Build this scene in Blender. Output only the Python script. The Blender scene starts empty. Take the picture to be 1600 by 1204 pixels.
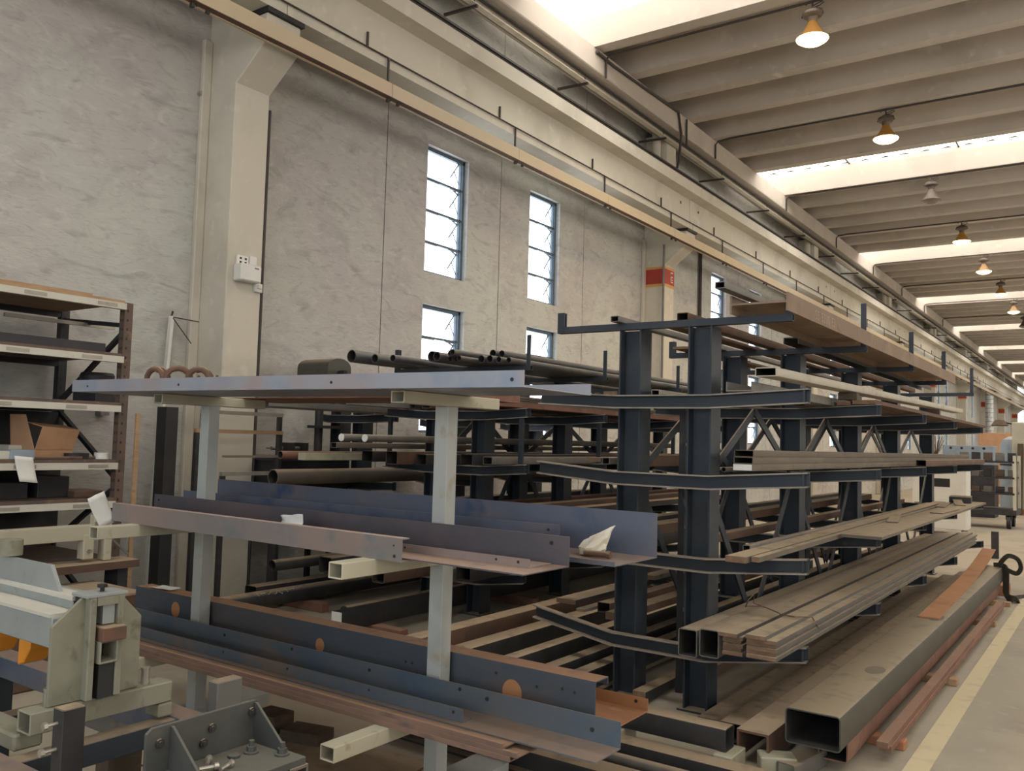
import bpy, bmesh, math, random
import numpy as np
from mathutils import Vector, Matrix
random.seed(7)
SC = bpy.context.scene
COL = SC.collection
# ------------------------------------------------------------------ camera
FPX = 1354.92; YAW, PIT, ROL = -0.612719589, 0.0630076538, 0.0282178082; CAMH = 1.65
_f = np.array([math.sin(YAW)*math.cos(PIT), math.cos(YAW)*math.cos(PIT), math.sin(PIT)])
_r0 = np.array([math.cos(YAW), -math.sin(YAW), 0.0]); _u0 = np.cross(_r0, _f)
_r = _r0*math.cos(ROL)+_u0*math.sin(ROL); _u = -_r0*math.sin(ROL)+_u0*math.cos(ROL)
def at(px, py, axis, val):
    """point of the photo's sight line on the world plane axis = val"""
    d = _f + _r*(px-800)/FPX - _u*(py-602)/FPX
    i = 'XYZ'.index(axis); c = np.array([0, 0, CAMH]); t = (val-c[i])/d[i]
    return c + d*t
cam_d = bpy.data.cameras.new('camera'); cam = bpy.data.objects.new('camera', cam_d); COL.objects.link(cam)
cam_d.sensor_width = 36; cam_d.sensor_fit = 'HORIZONTAL'; cam_d.lens = FPX/1600*36; cam_d.clip_end = 300; cam_d.clip_start = .05
M = Matrix.Identity(4)
for i in range(3):
    M[i][0] = _r[i]; M[i][1] = _u[i]; M[i][2] = -_f[i]
M[2][3] = CAMH
cam.matrix_world = M
SC.camera = cam

# ------------------------------------------------------------------ mesh helpers
class MB:
    def __init__(s): s.v = []; s.f = []; s.m = []; s.cm = 0
    def add(s, vs, fs):
        n = len(s.v); s.v += [tuple(p) for p in vs]; s.f += [tuple(i+n for i in f) for f in fs]; return s
    def box(s, x0, x1, y0, y1, z0, z1):
        return s.add([(x0,y0,z0),(x1,y0,z0),(x1,y1,z0),(x0,y1,z0),(x0,y0,z1),(x1,y0,z1),(x1,y1,z1),(x0,y1,z1)],
              [(3,2,1,0),(4,5,6,7),(0,1,5,4),(1,2,6,5),(2,3,7,6),(3,0,4,7)])
    def bar(s, a, b, w, h=None, up=(0,0,1)):
        """rectangular bar between two points"""
        h = h or w; a = Vector(a); b = Vector(b); d = (b-a).normalized(); up = Vector(up)
        if abs(d.dot(up)) > .98: up = Vector((0,1,0)) if abs(d.y) < .9 else Vector((1,0,0))
        sx = d.cross(up).normalized()*w/2; sz = d.cross(sx).normalized()*h/2
        vs = [p+i*sx+j*sz for p in (a,b) for i,j in ((-1,-1),(1,-1),(1,1),(-1,1))]
        return s.add(vs, [(0,1,2,3),(7,6,5,4),(0,4,5,1),(1,5,6,2),(2,6,7,3),(3,7,4,0)])
    def second(s, fn):
        """faces added by fn() take the second material"""
        a = len(s.f); fn(s); s.m.append((a, len(s.f))); return s
    def tube(s, pts, r, n=8, cap=True):
        pts = [Vector(p) for p in pts]; rs = r if isinstance(r, (list,tuple)) else [r]*len(pts)
        base = len(s.v); prev = None
        for i, p in enumerate(pts):
            d = (pts[min(i+1,len(pts)-1)]-pts[max(i-1,0)]).normalized()
            if prev is None:
                a = d.orthogonal().normalized()
            else:
                a = (prev - d*prev.dot(d)).normalized()
            prev = a; b = d.cross(a)
            for k in range(n):
                t = 2*math.pi*k/n; s.v.append(tuple(p+(a*math.cos(t)+b*math.sin(t))*rs[i]))
        for i in range(len(pts)-1):
            for k in range(n):
                q = base+i*n; s.f.append((q+k, q+(k+1)%n, q+n+(k+1)%n, q+n+k))
        if cap:
            s.f.append(tuple(base+k for k in reversed(range(n)))); q = base+(len(pts)-1)*n; s.f.append(tuple(q+k for k in range(n)))
        return s
    def lathe(s, prof, n=24, c=(0,0,0)):
        base = len(s.v)
        for r, z in prof:
            for k in range(n):
                t = 2*math.pi*k/n; s.v.append((c[0]+r*math.cos(t), c[1]+r*math.sin(t), c[2]+z))
        for i in range(len(prof)-1):
            for k in range(n):
                q = base+i*n; s.f.append((q+k, q+(k+1)%n, q+n+(k+1)%n, q+n+k))
        return s
    def prism(s, poly, y0, y1, axis='Y', dz=0.0):
        """extrude a 2-D polygon along an axis; poly is (x,z) for Y, (y,z) for X, (x,y) for Z"""
        def p(a, b, t): return {'Y': (a, t, b), 'X': (t, a, b), 'Z': (a, b, t)}[axis]
        n = len(poly); vs = [p(a,b,y0) for a,b in poly]+[p(a,b,y1) for a,b in poly]
        fs = [(i,(i+1)%n,n+(i+1)%n,n+i) for i in range(n)]+[tuple(reversed(range(n))), tuple(range(n,2*n))]
        return s.add(vs, fs)
    def hollow(s, out, inn, y0, y1, axis='Y'):
        def p(a, b, t): return {'Y': (a, t, b), 'X': (t, a, b), 'Z': (a, b, t)}[axis]
        n = len(out); vs = [p(a,b,t) for t in (y0,y1) for q in (out,inn) for a,b in q]
        fs = []
        for i in range(n):
            j = (i+1)%n
            fs += [(i,j,2*n+j,2*n+i),(n+j,n+i,3*n+i,3*n+j),(j,i,n+i,n+j),(2*n+i,2*n+j,3*n+j,3*n+i)]
        return s.add(vs, fs)
    def mesh(s, name, smooth=False, bevel=0):
        me = bpy.data.meshes.new(name); me.from_pydata(s.v, [], s.f)
        for a_, b_ in s.m:
            for q in me.polygons[a_:b_]: q.material_index = 1
        bm = bmesh.new(); bm.from_mesh(me)
        bmesh.ops.recalc_face_normals(bm, faces=bm.faces)
        if bevel: 
            bmesh.ops.bevel(bm, geom=[e for e in bm.edges if len(e.link_faces)==2 and e.calc_face_angle(0) > .6], offset=bevel, segments=1, affect='EDGES', clamp_overlap=True)
        bm.to_mesh(me); bm.free()
        if smooth:
            for q in me.polygons: q.use_smooth = True
            try: me.set_sharp_from_angle(angle=.7)
            except Exception: pass
        return me
    def obj(s, name, mat, parent=None, loc=None, rot=None, smooth=False, bevel=0, label=None):
        me = s.mesh(name, smooth, bevel)
        for m in (mat if isinstance(mat,(list,tuple)) else [mat]): me.materials.append(m)
        o = bpy.data.objects.new(name, me); COL.objects.link(o)
        if parent is not None: o.parent = parent
        if loc is not None: o.location = loc
        if rot is not None: o.rotation_euler = rot
        if label: o['label'] = label
        return o
def tag(o, label, cat, group=None, kind=None):
    o['label'] = label; o['category'] = cat
    if group: o['group'] = group
    if kind: o['kind'] = kind
    return o
USED = {}
def empty(name, loc=(0,0,0), rz=0):
    o = bpy.data.objects.new(name, None); COL.objects.link(o); o.location = loc; o.rotation_euler = (0,0,rz); o.empty_display_size = .1; return o
def struct(o, label=None):
    o['kind'] = 'structure'
    o['label'] = label or ('concrete '+o.name.split('.')[0].replace('_',' ')+' of the hall'); o['category'] = o.name.split('.')[0].split('_')[0]
    return o
def copy_tree(o, parent=None):
    c = o.copy(); COL.objects.link(c)
    if parent is not None: c.parent = parent
    for ch in list(o.children): copy_tree(ch, c)
    return c

# profiles: each returns (kind, outer, inner); x centred, bottom at z = 0
def p_rhs(w, h, t=.005, r=None):
    r = min(w,h)*.12 if r is None else r
    def rr(x0,x1,z0,z1,r):
        o = []
        for cx,cz,a0 in ((x1-r,z0+r,-90),(x1-r,z1-r,0),(x0+r,z1-r,90),(x0+r,z0+r,180)):
            for k in range(3):
                a = math.radians(a0+45*k); o.append((cx+r*math.cos(a), cz+r*math.sin(a)))
        return o
    return ('h', rr(-w/2,w/2,0,h,r), rr(-w/2+t,w/2-t,t,h-t,max(r-t,.001)))
def p_pipe(r, t=.005, n=18):
    c = [(math.cos(2*math.pi*k/n), math.sin(2*math.pi*k/n)) for k in range(n)]
    return ('h', [(r*a, r+r*b) for a,b in c], [((r-t)*a, r+(r-t)*b) for a,b in c])
def p_round(r, n=12):
    return ('s', [(r*math.cos(2*math.pi*k/n), r+r*math.sin(2*math.pi*k/n)) for k in range(n)], None)
def p_flat(w, h): return ('s', [(-w/2,0),(w/2,0),(w/2,h),(-w/2,h)], None)
def p_angle(w, h, t=.008): return ('s', [(-w/2,0),(w/2,0),(w/2,t),(-w/2+t,t),(-w/2+t,h),(-w/2,h)], None)
def p_chan(w, h, t=.008):   # open side up
    return ('s', [(-w/2,0),(w/2,0),(w/2,h),(w/2-t,h),(w/2-t,t),(-w/2+t,t),(-w/2+t,h),(-w/2,h)], None)
def p_chand(w, h, t=.008):  # open side down
    return ('s', [(-w/2,0),(-w/2+t,0),(-w/2+t,h-t),(w/2-t,h-t),(w/2-t,0),(w/2,0),(w/2,h),(-w/2,h)], None)
def p_ibeam(w, h, t=.009, tf=.012):
    return ('s', [(-w/2,0),(w/2,0),(w/2,tf),(t/2,tf),(t/2,h-tf),(w/2,h-tf),(w/2,h),(-w/2,h),(-w/2,h-tf),(-t/2,h-tf),(-t/2,tf),(-w/2,tf)], None)
def p_hlie(w, h, t=.012):   # H section lying on its flange edges, web horizontal
    m = h/2
    return ('s', [(-w/2,0),(-w/2+t,0),(-w/2+t,m-t/2),(w/2-t,m-t/2),(w/2-t,0),(w/2,0),(w/2,h),(w/2-t,h),(w/2-t,m+t/2),(-w/2+t,m+t/2),(-w/2+t,h),(-w/2,h)], None)
def bar(name, prof, mat, x, z, y0, y1, label, cat, group=None, yaw=0, pitch=0, along='Y', smooth=None):
    """a length of section steel: origin at its near (or left) end, bottom at z"""
    L = y1-y0 if along == 'Y' else y1-y0
    mb = MB()
    mats = [mat]
    if prof[0] == 'h':
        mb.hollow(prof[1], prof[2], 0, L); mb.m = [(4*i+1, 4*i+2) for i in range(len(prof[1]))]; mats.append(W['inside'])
    else:
        mb.prism(prof[1], 0, L)
        if name == 'flat_bar': mb.m = [(len(mb.f)-2, len(mb.f))]; mats.append(W['cutend'])
    sm = len(prof[1]) > 9 and (prof[0] == 'h' or abs(len(prof[1])-12) < 1 and name.startswith('round'))
    if along == 'Y': loc = (x, y0, z); rot = (pitch, 0, yaw)
    else: loc = (y0, x, z); rot = (pitch, 0, -math.pi/2+yaw)
    o = mb.obj(name, mats, None, loc, rot, smooth=sm if smooth is None else smooth)
    return tag(o, label, cat, group)

# ------------------------------------------------------------------ materials
def new_mat(name):
    m = bpy.data.materials.new(name); m.use_nodes = True; nt = m.node_tree
    return m, nt, nt.nodes, nt.links, nt.nodes['Principled BSDF']
def rgb(c): return (c[0], c[1], c[2], 1)
def lin(h):
    return tuple(((v/255)/12.92 if v/255 <= .04045 else ((v/255+.055)/1.055)**2.4) for v in h)
def mk(name, c1, c2=None, c3=None, s1=3, s2=18, rough=.6, metal=0, dust=None, dust_amt=.8, bump=0, cov2=.5, cov3=.35, stretch=None, world=False):
    """base colour with two layers of blotches and, optionally, settled dust on upward faces"""
    m, nt, N, L, P = new_mat(name)
    tc = N.new('ShaderNodeTexCoord'); mp = N.new('ShaderNodeMapping')
    if world:
        g0 = N.new('ShaderNodeNewGeometry'); L.new(g0.outputs['Position'], mp.inputs[0])
    else:
        oi = N.new('ShaderNodeObjectInfo'); ad = N.new('ShaderNodeVectorMath'); ad.operation = 'MULTIPLY_ADD'
        L.new(oi.outputs['Random'], ad.inputs[0]); ad.inputs[1].default_value = (31, 17, 23); L.new(tc.outputs['Object'], ad.inputs[2])
        L.new(ad.outputs[0], mp.inputs[0])
    if stretch: mp.inputs['Scale'].default_value = stretch
    col = None
    def ramp(inp, a, b):
        r = N.new('ShaderNodeMapRange'); r.inputs[1].default_value = a; r.inputs[2].default_value = b; L.new(inp, r.inputs[0]); return r.outputs[0]
    def noise(sc, det=5, dist=0):
        n = N.new('ShaderNodeTexNoise'); n.inputs['Scale'].default_value = sc; n.inputs['Detail'].default_value = det; n.inputs['Distortion'].default_value = dist
        L.new(mp.outputs[0], n.inputs['Vector']); return n.outputs['Fac']
    def mix(fac, a, b):
        x = N.new('ShaderNodeMix'); x.data_type = 'RGBA'; L.new(fac, x.inputs[0])
        for sock, val in ((6, a), (7, b)):
            if isinstance(val, tuple): x.inputs[sock].default_value = rgb(val)
            else: L.new(val, x.inputs[sock])
        return x.outputs[2]
    cur = tuple(c1)
    if c2 is not None:
        t = 1-cov2; cur = mix(ramp(noise(s1, 6, .4), t*.6+.18, t*.6+.34), cur, tuple(c2))
    if c3 is not None:
        t = 1-cov3; cur = mix(ramp(noise(s2, 8, .2), t*.6+.16, t*.6+.32), cur, tuple(c3))
    if dust is not None:
        g = N.new('ShaderNodeNewGeometry'); sp = N.new('ShaderNodeSeparateXYZ'); L.new(g.outputs['Normal'], sp.inputs[0])
        up = ramp(sp.outputs[2], .55, .95); nz = ramp(noise(9, 5), .08, .46)
        mu = N.new('ShaderNodeMath'); mu.operation = 'MULTIPLY'; L.new(up, mu.inputs[0]); L.new(nz, mu.inputs[1])
        mu2 = N.new('ShaderNodeMath'); mu2.operation = 'MULTIPLY'; L.new(mu.outputs[0], mu2.inputs[0]); mu2.inputs[1].default_value = dust_amt
        cur = mix(mu2.outputs[0], cur, tuple(dust))
    if isinstance(cur, tuple): P.inputs['Base Color'].default_value = rgb(cur)
    else: L.new(cur, P.inputs['Base Color'])
    P.inputs['Roughness'].default_value = rough; P.inputs['Metallic'].default_value = metal
    if bump:
        b = N.new('ShaderNodeBump'); b.inputs['Strength'].default_value = bump; b.inputs['Distance'].default_value = .01
        L.new(noise(s2*2, 6), b.inputs['Height']); L.new(b.outputs[0], P.inputs['Normal'])
    return m
def emit(name, c, s):
    m, nt, N, L, P = new_mat(name); P.inputs['Base Color'].default_value = rgb(c); P.inputs['Emission Color'].default_value = rgb(c); P.inputs['Emission Strength'].default_value = s
    return m
DUST = (.47, .365, .25)
W = {}
def plaster():
    m, nt, N, L, P = new_mat('plaster')
    g = N.new('ShaderNodeNewGeometry')
    def noise(sc, det, dist, stretch=(1,1,1), off=0):
        mp = N.new('ShaderNodeMapping'); mp.inputs['Scale'].default_value = stretch; mp.inputs['Location'].default_value = (off,off,off); L.new(g.outputs['Position'], mp.inputs[0])
        n = N.new('ShaderNodeTexNoise'); n.inputs['Scale'].default_value = sc; n.inputs['Detail'].default_value = det; n.inputs['Distortion'].default_value = dist; L.new(mp.outputs[0], n.inputs['Vector']); return n.outputs['Fac']
    def ramp(i, a, b, t=1.0):
        r = N.new('ShaderNodeMapRange'); r.inputs[1].default_value = a; r.inputs[2].default_value = b; r.inputs[4].default_value = t; L.new(i, r.inputs[0]); return r.outputs[0]
    def mix(f, a, b):
        x = N.new('ShaderNodeMix'); x.data_type = 'RGBA'; L.new(f, x.inputs[0])
        for k, v in ((6,a),(7,b)):
            if isinstance(v, tuple): x.inputs[k].default_value = rgb(v)
            else: L.new(v, x.inputs[k])
        return x.outputs[2]
    c = mix(ramp(noise(.55,5,.6,off=3), .38,.62), (.54,.55,.51), (.50,.475,.46))
    c = mix(ramp(noise(1.6,7,1.6,(1,1,1.3),8), .50,.72,.55), c, (.36,.335,.33))
    c = mix(ramp(noise(2.6,8,2.6,(1,.55,1.5),1), .56,.72,.6), c, (.31,.295,.285))
    c = mix(ramp(noise(9,6,3.0,(1,.4,1.6),5), .55,.75,.45), c, (.28,.265,.255))
    c = mix(ramp(noise(5,6,2.2,(1,.6,1.4),12), .54,.70,.5), c, (.62,.61,.56))
    L.new(c, P.inputs['Base Color']); P.inputs['Roughness'].default_value = .95
    b = N.new('ShaderNodeBump'); b.inputs['Strength'].default_value = .45; b.inputs['Distance'].default_value = .012
    L.new(noise(11,7,3.0,(1,.4,1.5),2), b.inputs['Height']); L.new(b.outputs[0], P.inputs['Normal'])
    return m
W['plaster'] = plaster()
W['flatside'] = mk('flat_side', (.125,.118,.11), (.16,.145,.13), (.10,.09,.08), s1=3, s2=14, rough=.55, metal=.2, cov2=.5, cov3=.3, dust=(.48,.385,.27), dust_amt=.95)
W['cutend'] = mk('cut_end', (.20,.125,.08), (.25,.16,.105), s1=20, rough=.85)
W['inside'] = mk('tube_inside', (.03,.027,.024), rough=.8)  # dark mill scale, deepened so the tube bore's shade is in the colour
W['paleedge'] = mk('pale_edge', (.30,.275,.235), (.22,.20,.17), s1=9, rough=.7)  # lighter tone for the front edges of the arm flanges
W['paletube'] = mk('pale_tube', (.48,.44,.36), (.40,.36,.29), (.34,.29,.22), s1=4, s2=12, rough=.5, cov2=.45, cov3=.25, dust=(.5,.41,.29), dust_amt=.6)
W['concrete'] = mk('concrete', (.61,.57,.485), (.52,.485,.41), (.67,.63,.545), s1=1.1, s2=6, rough=.9, cov2=.45, cov3=.3, bump=.12, world=True)
W['ceilconc'] = mk('ceiling_concrete', (.52,.46,.40), (.44,.39,.335), (.58,.53,.46), s1=.7, s2=4, rough=.92, cov2=.45, cov3=.3, bump=.08, world=True)
W['floor'] = mk('floor_concrete', (.38,.335,.26), (.31,.27,.21), (.42,.375,.30), s1=1.1, s2=7, rough=.75, cov2=.45, cov3=.3, world=True)
W['stripe'] = mk('floor_paint', (.62,.53,.34), (.52,.44,.30), None, s1=6, rough=.7, cov2=.4)
W['trunk'] = mk('trunking_beige', (.55,.45,.31), (.58,.42,.32), (.49,.43,.33), s1=.8, s2=5, rough=.55, cov2=.4, cov3=.3)
W['darkrod'] = mk('dark_rod', (.05,.04,.035), rough=.6)
W['traywhite'] = mk('tray_white', (.62,.56,.46), (.5,.43,.34), s1=4, rough=.5, cov2=.4)
W['rack'] = mk('rack_steel', (.036,.047,.062), (.050,.058,.068), (.10,.07,.055), s1=2.2, s2=9, rough=.5, metal=.25, cov2=.5, cov3=.16, dust=DUST, dust_amt=.75)
W['mill'] = mk('mill_steel', (.34,.36,.42), (.38,.315,.32), (.26,.32,.42), s1=2.2, s2=5, rough=.45, metal=.3, cov2=.5, cov3=.35, dust=(.45,.32,.25), dust_amt=.55)
W['millblue'] = mk('mill_blue', (.125,.145,.20), (.175,.16,.18), (.05,.085,.165), s1=1.8, s2=3.6, rough=.42, metal=.35, cov2=.45, cov3=.35, dust=(.42,.29,.2), dust_amt=.7)
W['millteal'] = mk('mill_teal', (.135,.16,.19), (.20,.17,.15), (.10,.145,.20), s1=1.8, s2=4, rough=.42, metal=.3, cov2=.42, cov3=.4, dust=(.42,.29,.2), dust_amt=.7)
W['bracket'] = mk('bracket_grey', (.075,.08,.076), (.10,.10,.094), (.10,.085,.07), s1=4, s2=12, rough=.5, metal=.2, cov2=.5, cov3=.2, dust=(.24,.225,.185), dust_amt=.6)
W['millpurple'] = mk('mill_purple', (.10,.094,.112), (.145,.115,.125), (.085,.095,.12), s1=1.8, s2=4, rough=.5, metal=.25, cov2=.5, cov3=.3, dust=(.45,.31,.23), dust_amt=.8)
W['milltan'] = mk('mill_tan', (.23,.205,.20), (.29,.225,.205), (.18,.19,.20), s1=2, s2=6, rough=.5, metal=.2, cov2=.55, cov3=.35, dust=(.55,.42,.35), dust_amt=.7)
W['rustsheet'] = mk('rust_sheet', (.20,.125,.095), (.26,.16,.12), (.14,.10,.09), s1=2, s2=7, rough=.7, cov2=.5, cov3=.35, dust=(.42,.27,.17), dust_amt=.6)
W['rustbox'] = mk('rust_box', (.085,.10,.125), (.13,.105,.10), (.09,.115,.14), s1=1.6, s2=6, rough=.5, metal=.3, cov2=.45, cov3=.3, dust=(.40,.22,.12), dust_amt=.95)
W['orange'] = mk('rust_orange', (.42,.20,.09), (.34,.16,.08), (.48,.26,.13), s1=3, s2=9, rough=.75, cov2=.45, cov3=.3)
W['rust'] = mk('rust', (.12,.072,.05), (.16,.085,.055), (.085,.06,.05), s1=3, s2=9, rough=.8, cov2=.5, cov3=.35, dust=DUST, dust_amt=.8)
W['rustred'] = mk('rust_red', (.21,.10,.07), (.26,.14,.095), (.15,.08,.06), s1=3, s2=9, rough=.8, cov2=.5, cov3=.3, dust=(.36,.24,.16), dust_amt=.5)
W['steeldark'] = mk('steel_dark', (.038,.038,.040), (.055,.050,.047), (.10,.07,.05), s1=3, s2=9, rough=.55, metal=.2, cov2=.5, cov3=.2, dust=DUST, dust_amt=.85)
W['steelgrey'] = mk('steel_grey', (.17,.165,.155), (.22,.20,.18), (.14,.115,.095), s1=3, s2=9, rough=.55, metal=.2, cov2=.5, cov3=.3, dust=DUST, dust_amt=.7)
W['steeltan'] = mk('steel_tan', (.15,.125,.098), (.18,.15,.115), (.12,.10,.08), s1=3, s2=9, rough=.7, cov2=.5, cov3=.3, dust=(.46,.36,.245), dust_amt=.92)
W['galv'] = mk('galvanised', (.36,.34,.29), (.42,.39,.33), (.30,.28,.24), s1=4, s2=12, rough=.45, metal=.3, cov2=.5, cov3=.3, dust=(.45,.37,.26), dust_amt=.6)
W['greytube'] = mk('grey_tube', (.075,.075,.062), (.09,.088,.07), (.06,.06,.05), s1=2, s2=7, rough=.5, metal=.2, cov2=.5, cov3=.3, dust=(.33,.265,.18), dust_amt=.92)
W['rusttan'] = mk('rust_tan', (.25,.175,.125), (.29,.215,.155), (.19,.135,.10), s1=3, s2=9, rough=.75, cov2=.5, cov3=.3)
W['greytube2'] = mk('tube_mark', (.17,.14,.10), rough=.6)
W['chalk'] = mk('chalk', (.42,.33,.26), rough=.9)
W['chalkpale'] = mk('chalk_pale', (.40,.40,.37), rough=.9)
W['paintpale'] = mk('paint_pale', (.46,.48,.46), (.37,.385,.37), (.36,.29,.18), s1=2.5, s2=7, rough=.55, cov2=.45, cov3=.24)
W['paintcream'] = mk('paint_cream', (.50,.47,.36), (.42,.39,.30), (.34,.26,.17), s1=4, s2=12, rough=.6, cov2=.4, cov3=.2)
W['green'] = mk('machine_green', (.26,.255,.195), (.19,.185,.135), (.12,.10,.07), s1=3.5, s2=13, rough=.6, cov2=.5, cov3=.3, bump=.15)
W['greenlight'] = mk('machine_grey', (.30,.325,.32), (.24,.265,.26), (.19,.185,.155), s1=2, s2=8, rough=.5, cov2=.45, cov3=.22)
W['palegreen'] = mk('block_green', (.40,.38,.28), (.33,.31,.22), (.30,.28,.18), s1=6, s2=14, rough=.8, cov2=.4, cov3=.25)
W['wood'] = mk('wood', (.40,.26,.15), (.32,.20,.11), (.46,.32,.2), s1=5, s2=20, rough=.8, stretch=(6,1,6), cov2=.5, cov3=.3)
W['wooddark'] = mk('wood_dark', (.10,.075,.055), (.14,.10,.07), s1=5, rough=.85, stretch=(6,1,6))
W['woodred'] = mk('wood_red', (.42,.18,.09), (.36,.2,.11), s1=5, rough=.8, stretch=(6,1,6))
W['cardboard'] = mk('cardboard', (.50,.29,.17), (.45,.26,.15), s1=6, rough=.85)
W['paper'] = mk('paper', (.80,.80,.76), (.74,.74,.70), s1=5, rough=.8)
W['shelfwhite'] = mk('shelf_white', (.58,.56,.49), (.55,.52,.45), (.40,.33,.25), s1=5, s2=16, rough=.6, cov2=.4, cov3=.18)
W['shelfdark'] = mk('shelf_dark', (.028,.028,.034), (.045,.04,.042), (.09,.06,.05), s1=3, s2=9, rough=.6, cov2=.5, cov3=.2)
W['shelfrust'] = mk('shelf_rust', (.13,.085,.065), (.09,.07,.06), (.2,.13,.09), s1=4, s2=12, rough=.75, cov2=.5, cov3=.3)
W['black'] = mk('black', (.015,.015,.017), (.03,.028,.028), s1=4, rough=.6)
W['rubber'] = mk('strap', (.05,.047,.036), (.075,.068,.05), s1=20, rough=.85)
W['box_white'] = mk('box_white', (.74,.73,.69), (.70,.69,.65), s1=6, rough=.5)
W['red'] = mk('red_paint', (.40,.045,.03), (.32,.04,.03), s1=4, rough=.6)
W['yellowpaint'] = mk('yellow_paint', (.62,.33,.10), (.56,.3,.1), s1=4, rough=.6)
W['winframe'] = mk('window_frame', (.10,.14,.18), (.08,.11,.14), s1=5, rough=.5)
W['chrome'] = mk('bolt_steel', (.50,.47,.42), (.4,.37,.33), s1=20, rough=.35, metal=.7)
W['plastic'] = mk('plastic_film', (.72,.66,.54), (.82,.79,.72), s1=12, rough=.35)
W['orangepaint'] = mk('orange_paint', (.75,.28,.02), (.66,.25,.02), s1=5, rough=.5)
W['bluegrey'] = mk('bluegrey', (.30,.36,.42), (.25,.3,.36), s1=3, rough=.5)
W['pipeblue'] = mk('pipe_steel', (.085,.09,.10), (.11,.105,.10), (.07,.075,.09), s1=3, s2=9, rough=.45, metal=.3, cov2=.5, cov3=.3, dust=(.34,.27,.19), dust_amt=.55)
W['lampgrey'] = mk('lamp_housing', (.10,.075,.06), (.14,.11,.085), s1=12, rough=.5, metal=.3)
W['cabinet'] = mk('cabinet_yellow', (.62,.50,.28), (.55,.44,.25), s1=2, rough=.6)
W['cabcream'] = mk('cabinet_cream', (.60,.58,.48), (.55,.53,.44), s1=2, rough=.6)
W['duct'] = mk('spiral_duct', (.55,.55,.53), (.4,.4,.39), s1=9, rough=.35, metal=.6)
W['skysheet'] = emit('skylight_sheet', (1.0,.96,.89), 4.6)
W['backfill'] = emit('back_fill_light', (.86,.93,1.0), 2.6)
W['sidefill'] = emit('side_window_daylight', (1.0,.94,.85), 2.4)
W['lens_on'] = emit('lamp_lens_lit', (1.0,.72,.30), 14.0)
W['lens_off'] = mk('lamp_lens_unlit', (.22,.19,.15), rough=.2)
def glass():
    m, nt, N, L, P = new_mat('window_glass'); out = N['Material Output']
    t = N.new('ShaderNodeBsdfTransparent'); t.inputs[0].default_value = (.93,.97,1,1); g = N.new('ShaderNodeBsdfGlossy'); g.inputs['Roughness'].default_value = .08
    x = N.new('ShaderNodeMixShader'); x.inputs[0].default_value = .07; L.new(t.outputs[0], x.inputs[1]); L.new(g.outputs[0], x.inputs[2]); L.new(x.outputs[0], out.inputs[0]); return m
W['glass'] = glass()
def amber():
    m, nt, N, L, P = new_mat('lamp_reflector_amber'); P.inputs['Base Color'].default_value = (.22,.11,.03,1); P.inputs['Roughness'].default_value = .25
    P.inputs['Transmission Weight'].default_value = .0; P.inputs['Emission Color'].default_value = (1,.40,.03,1); P.inputs['Emission Strength'].default_value = .06
    return m
W['amber'] = amber()
# ================================================================== THE HALL
XW = -7.65; PB = 9.98; Y0H, Y1H = -8.0, 92.0; ZR = 8.55
# floor
o = MB().box(-7.9, 9.2, Y0H, Y1H, -.2, 0).obj('floor', W['floor']); struct(o, 'beige concrete factory floor')
o = MB().box(-.95, -.835, 1.0, 60, .0005, .003).obj('trim_1', W['stripe']); struct(o, 'pale yellow painted line along the aisle floor')
# long wall with window openings, in precast panels
SEAM0 = 5.455; SEAMS = []
k = -6
while True:
    y = SEAM0 + 2.4955*k
    if y > Y1H: break
    SEAMS.append(y); k += 1
WINC = []      # (centre y)
for k in range(0, 9):
    for c in (9.2, 11.69): 
        if c+PB*k < Y1H-2: WINC.append(c+PB*k)
mb = MB(); g = .009; ZU0, ZU1, ZL0, ZL1, WH = 3.89, 5.64, 1.72, 3.455, .45
for a, b in zip(SEAMS[:-1], SEAMS[1:]):
    a2, b2 = a+g, b-g; c = (a+b)/2
    if any(abs(c-w) < .3 for w in WINC):
        c = min(WINC, key=lambda w: abs(w-c))
        mb.box(XW-.2, XW, a2, c-WH, 0, 8.6); mb.box(XW-.2, XW, c+WH, b2, 0, 8.6)
        mb.box(XW-.2, XW, c-WH, c+WH, 0, ZL0); mb.box(XW-.2, XW, c-WH, c+WH, ZL1, ZU0); mb.box(XW-.2, XW, c-WH, c+WH, ZU1, 8.6)
    else: mb.box(XW-.2, XW, a2, b2, 0, 8.6)
    mb.box(XW-.26, XW-.2, a-.06, a+.06, 0, 8.6)
mb.box(XW-.2, XW, Y0H, SEAMS[0], 0, 8.6)
o = mb.obj('wall_left', W['plaster']); struct(o, 'rough trowelled grey plaster wall panels with dark joints')
o = MB().box(9.0, 9.2, Y0H, Y1H, 0, 8.6).obj('wall_right', W['plaster']); struct(o, 'plaster wall on the far side of the aisle')
o = MB().box(-7.9, 9.2, Y0H-.2, Y0H, 0, 8.6).obj('wall_back', W['plaster']); struct(o, 'plaster end wall behind the viewer')
o = MB().box(-6.2,6.5,Y0H+.01,Y0H+.05,1.2,6.0).obj('door_1', W['backfill']); struct(o, 'unseen glowing panel added on the end wall behind the viewer as fill light')  # glowing panel out of view, added to brighten faces turned toward the camera
o = MB().box(-7.9, 9.2, Y1H, Y1H+.2, 0, 8.6).obj('wall_far', W['plaster']); struct(o, 'plaster end wall at the far end of the hall')

for k in range(12):  # unseen glowing panels, added to brighten the left wall and aisle-side faces
    y = -6.0+8.0*k
    o = MB().box(8.95,8.99,y,y+5.5,3.2,6.4).obj('window_%d' % (61+k), W['sidefill']); struct(o, 'unseen glowing panel added as fill light high on the far aisle wall, number %d' % (k+1)); o['category'] = 'window'; o['group'] = 'added light panels of the opposite wall'
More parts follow.
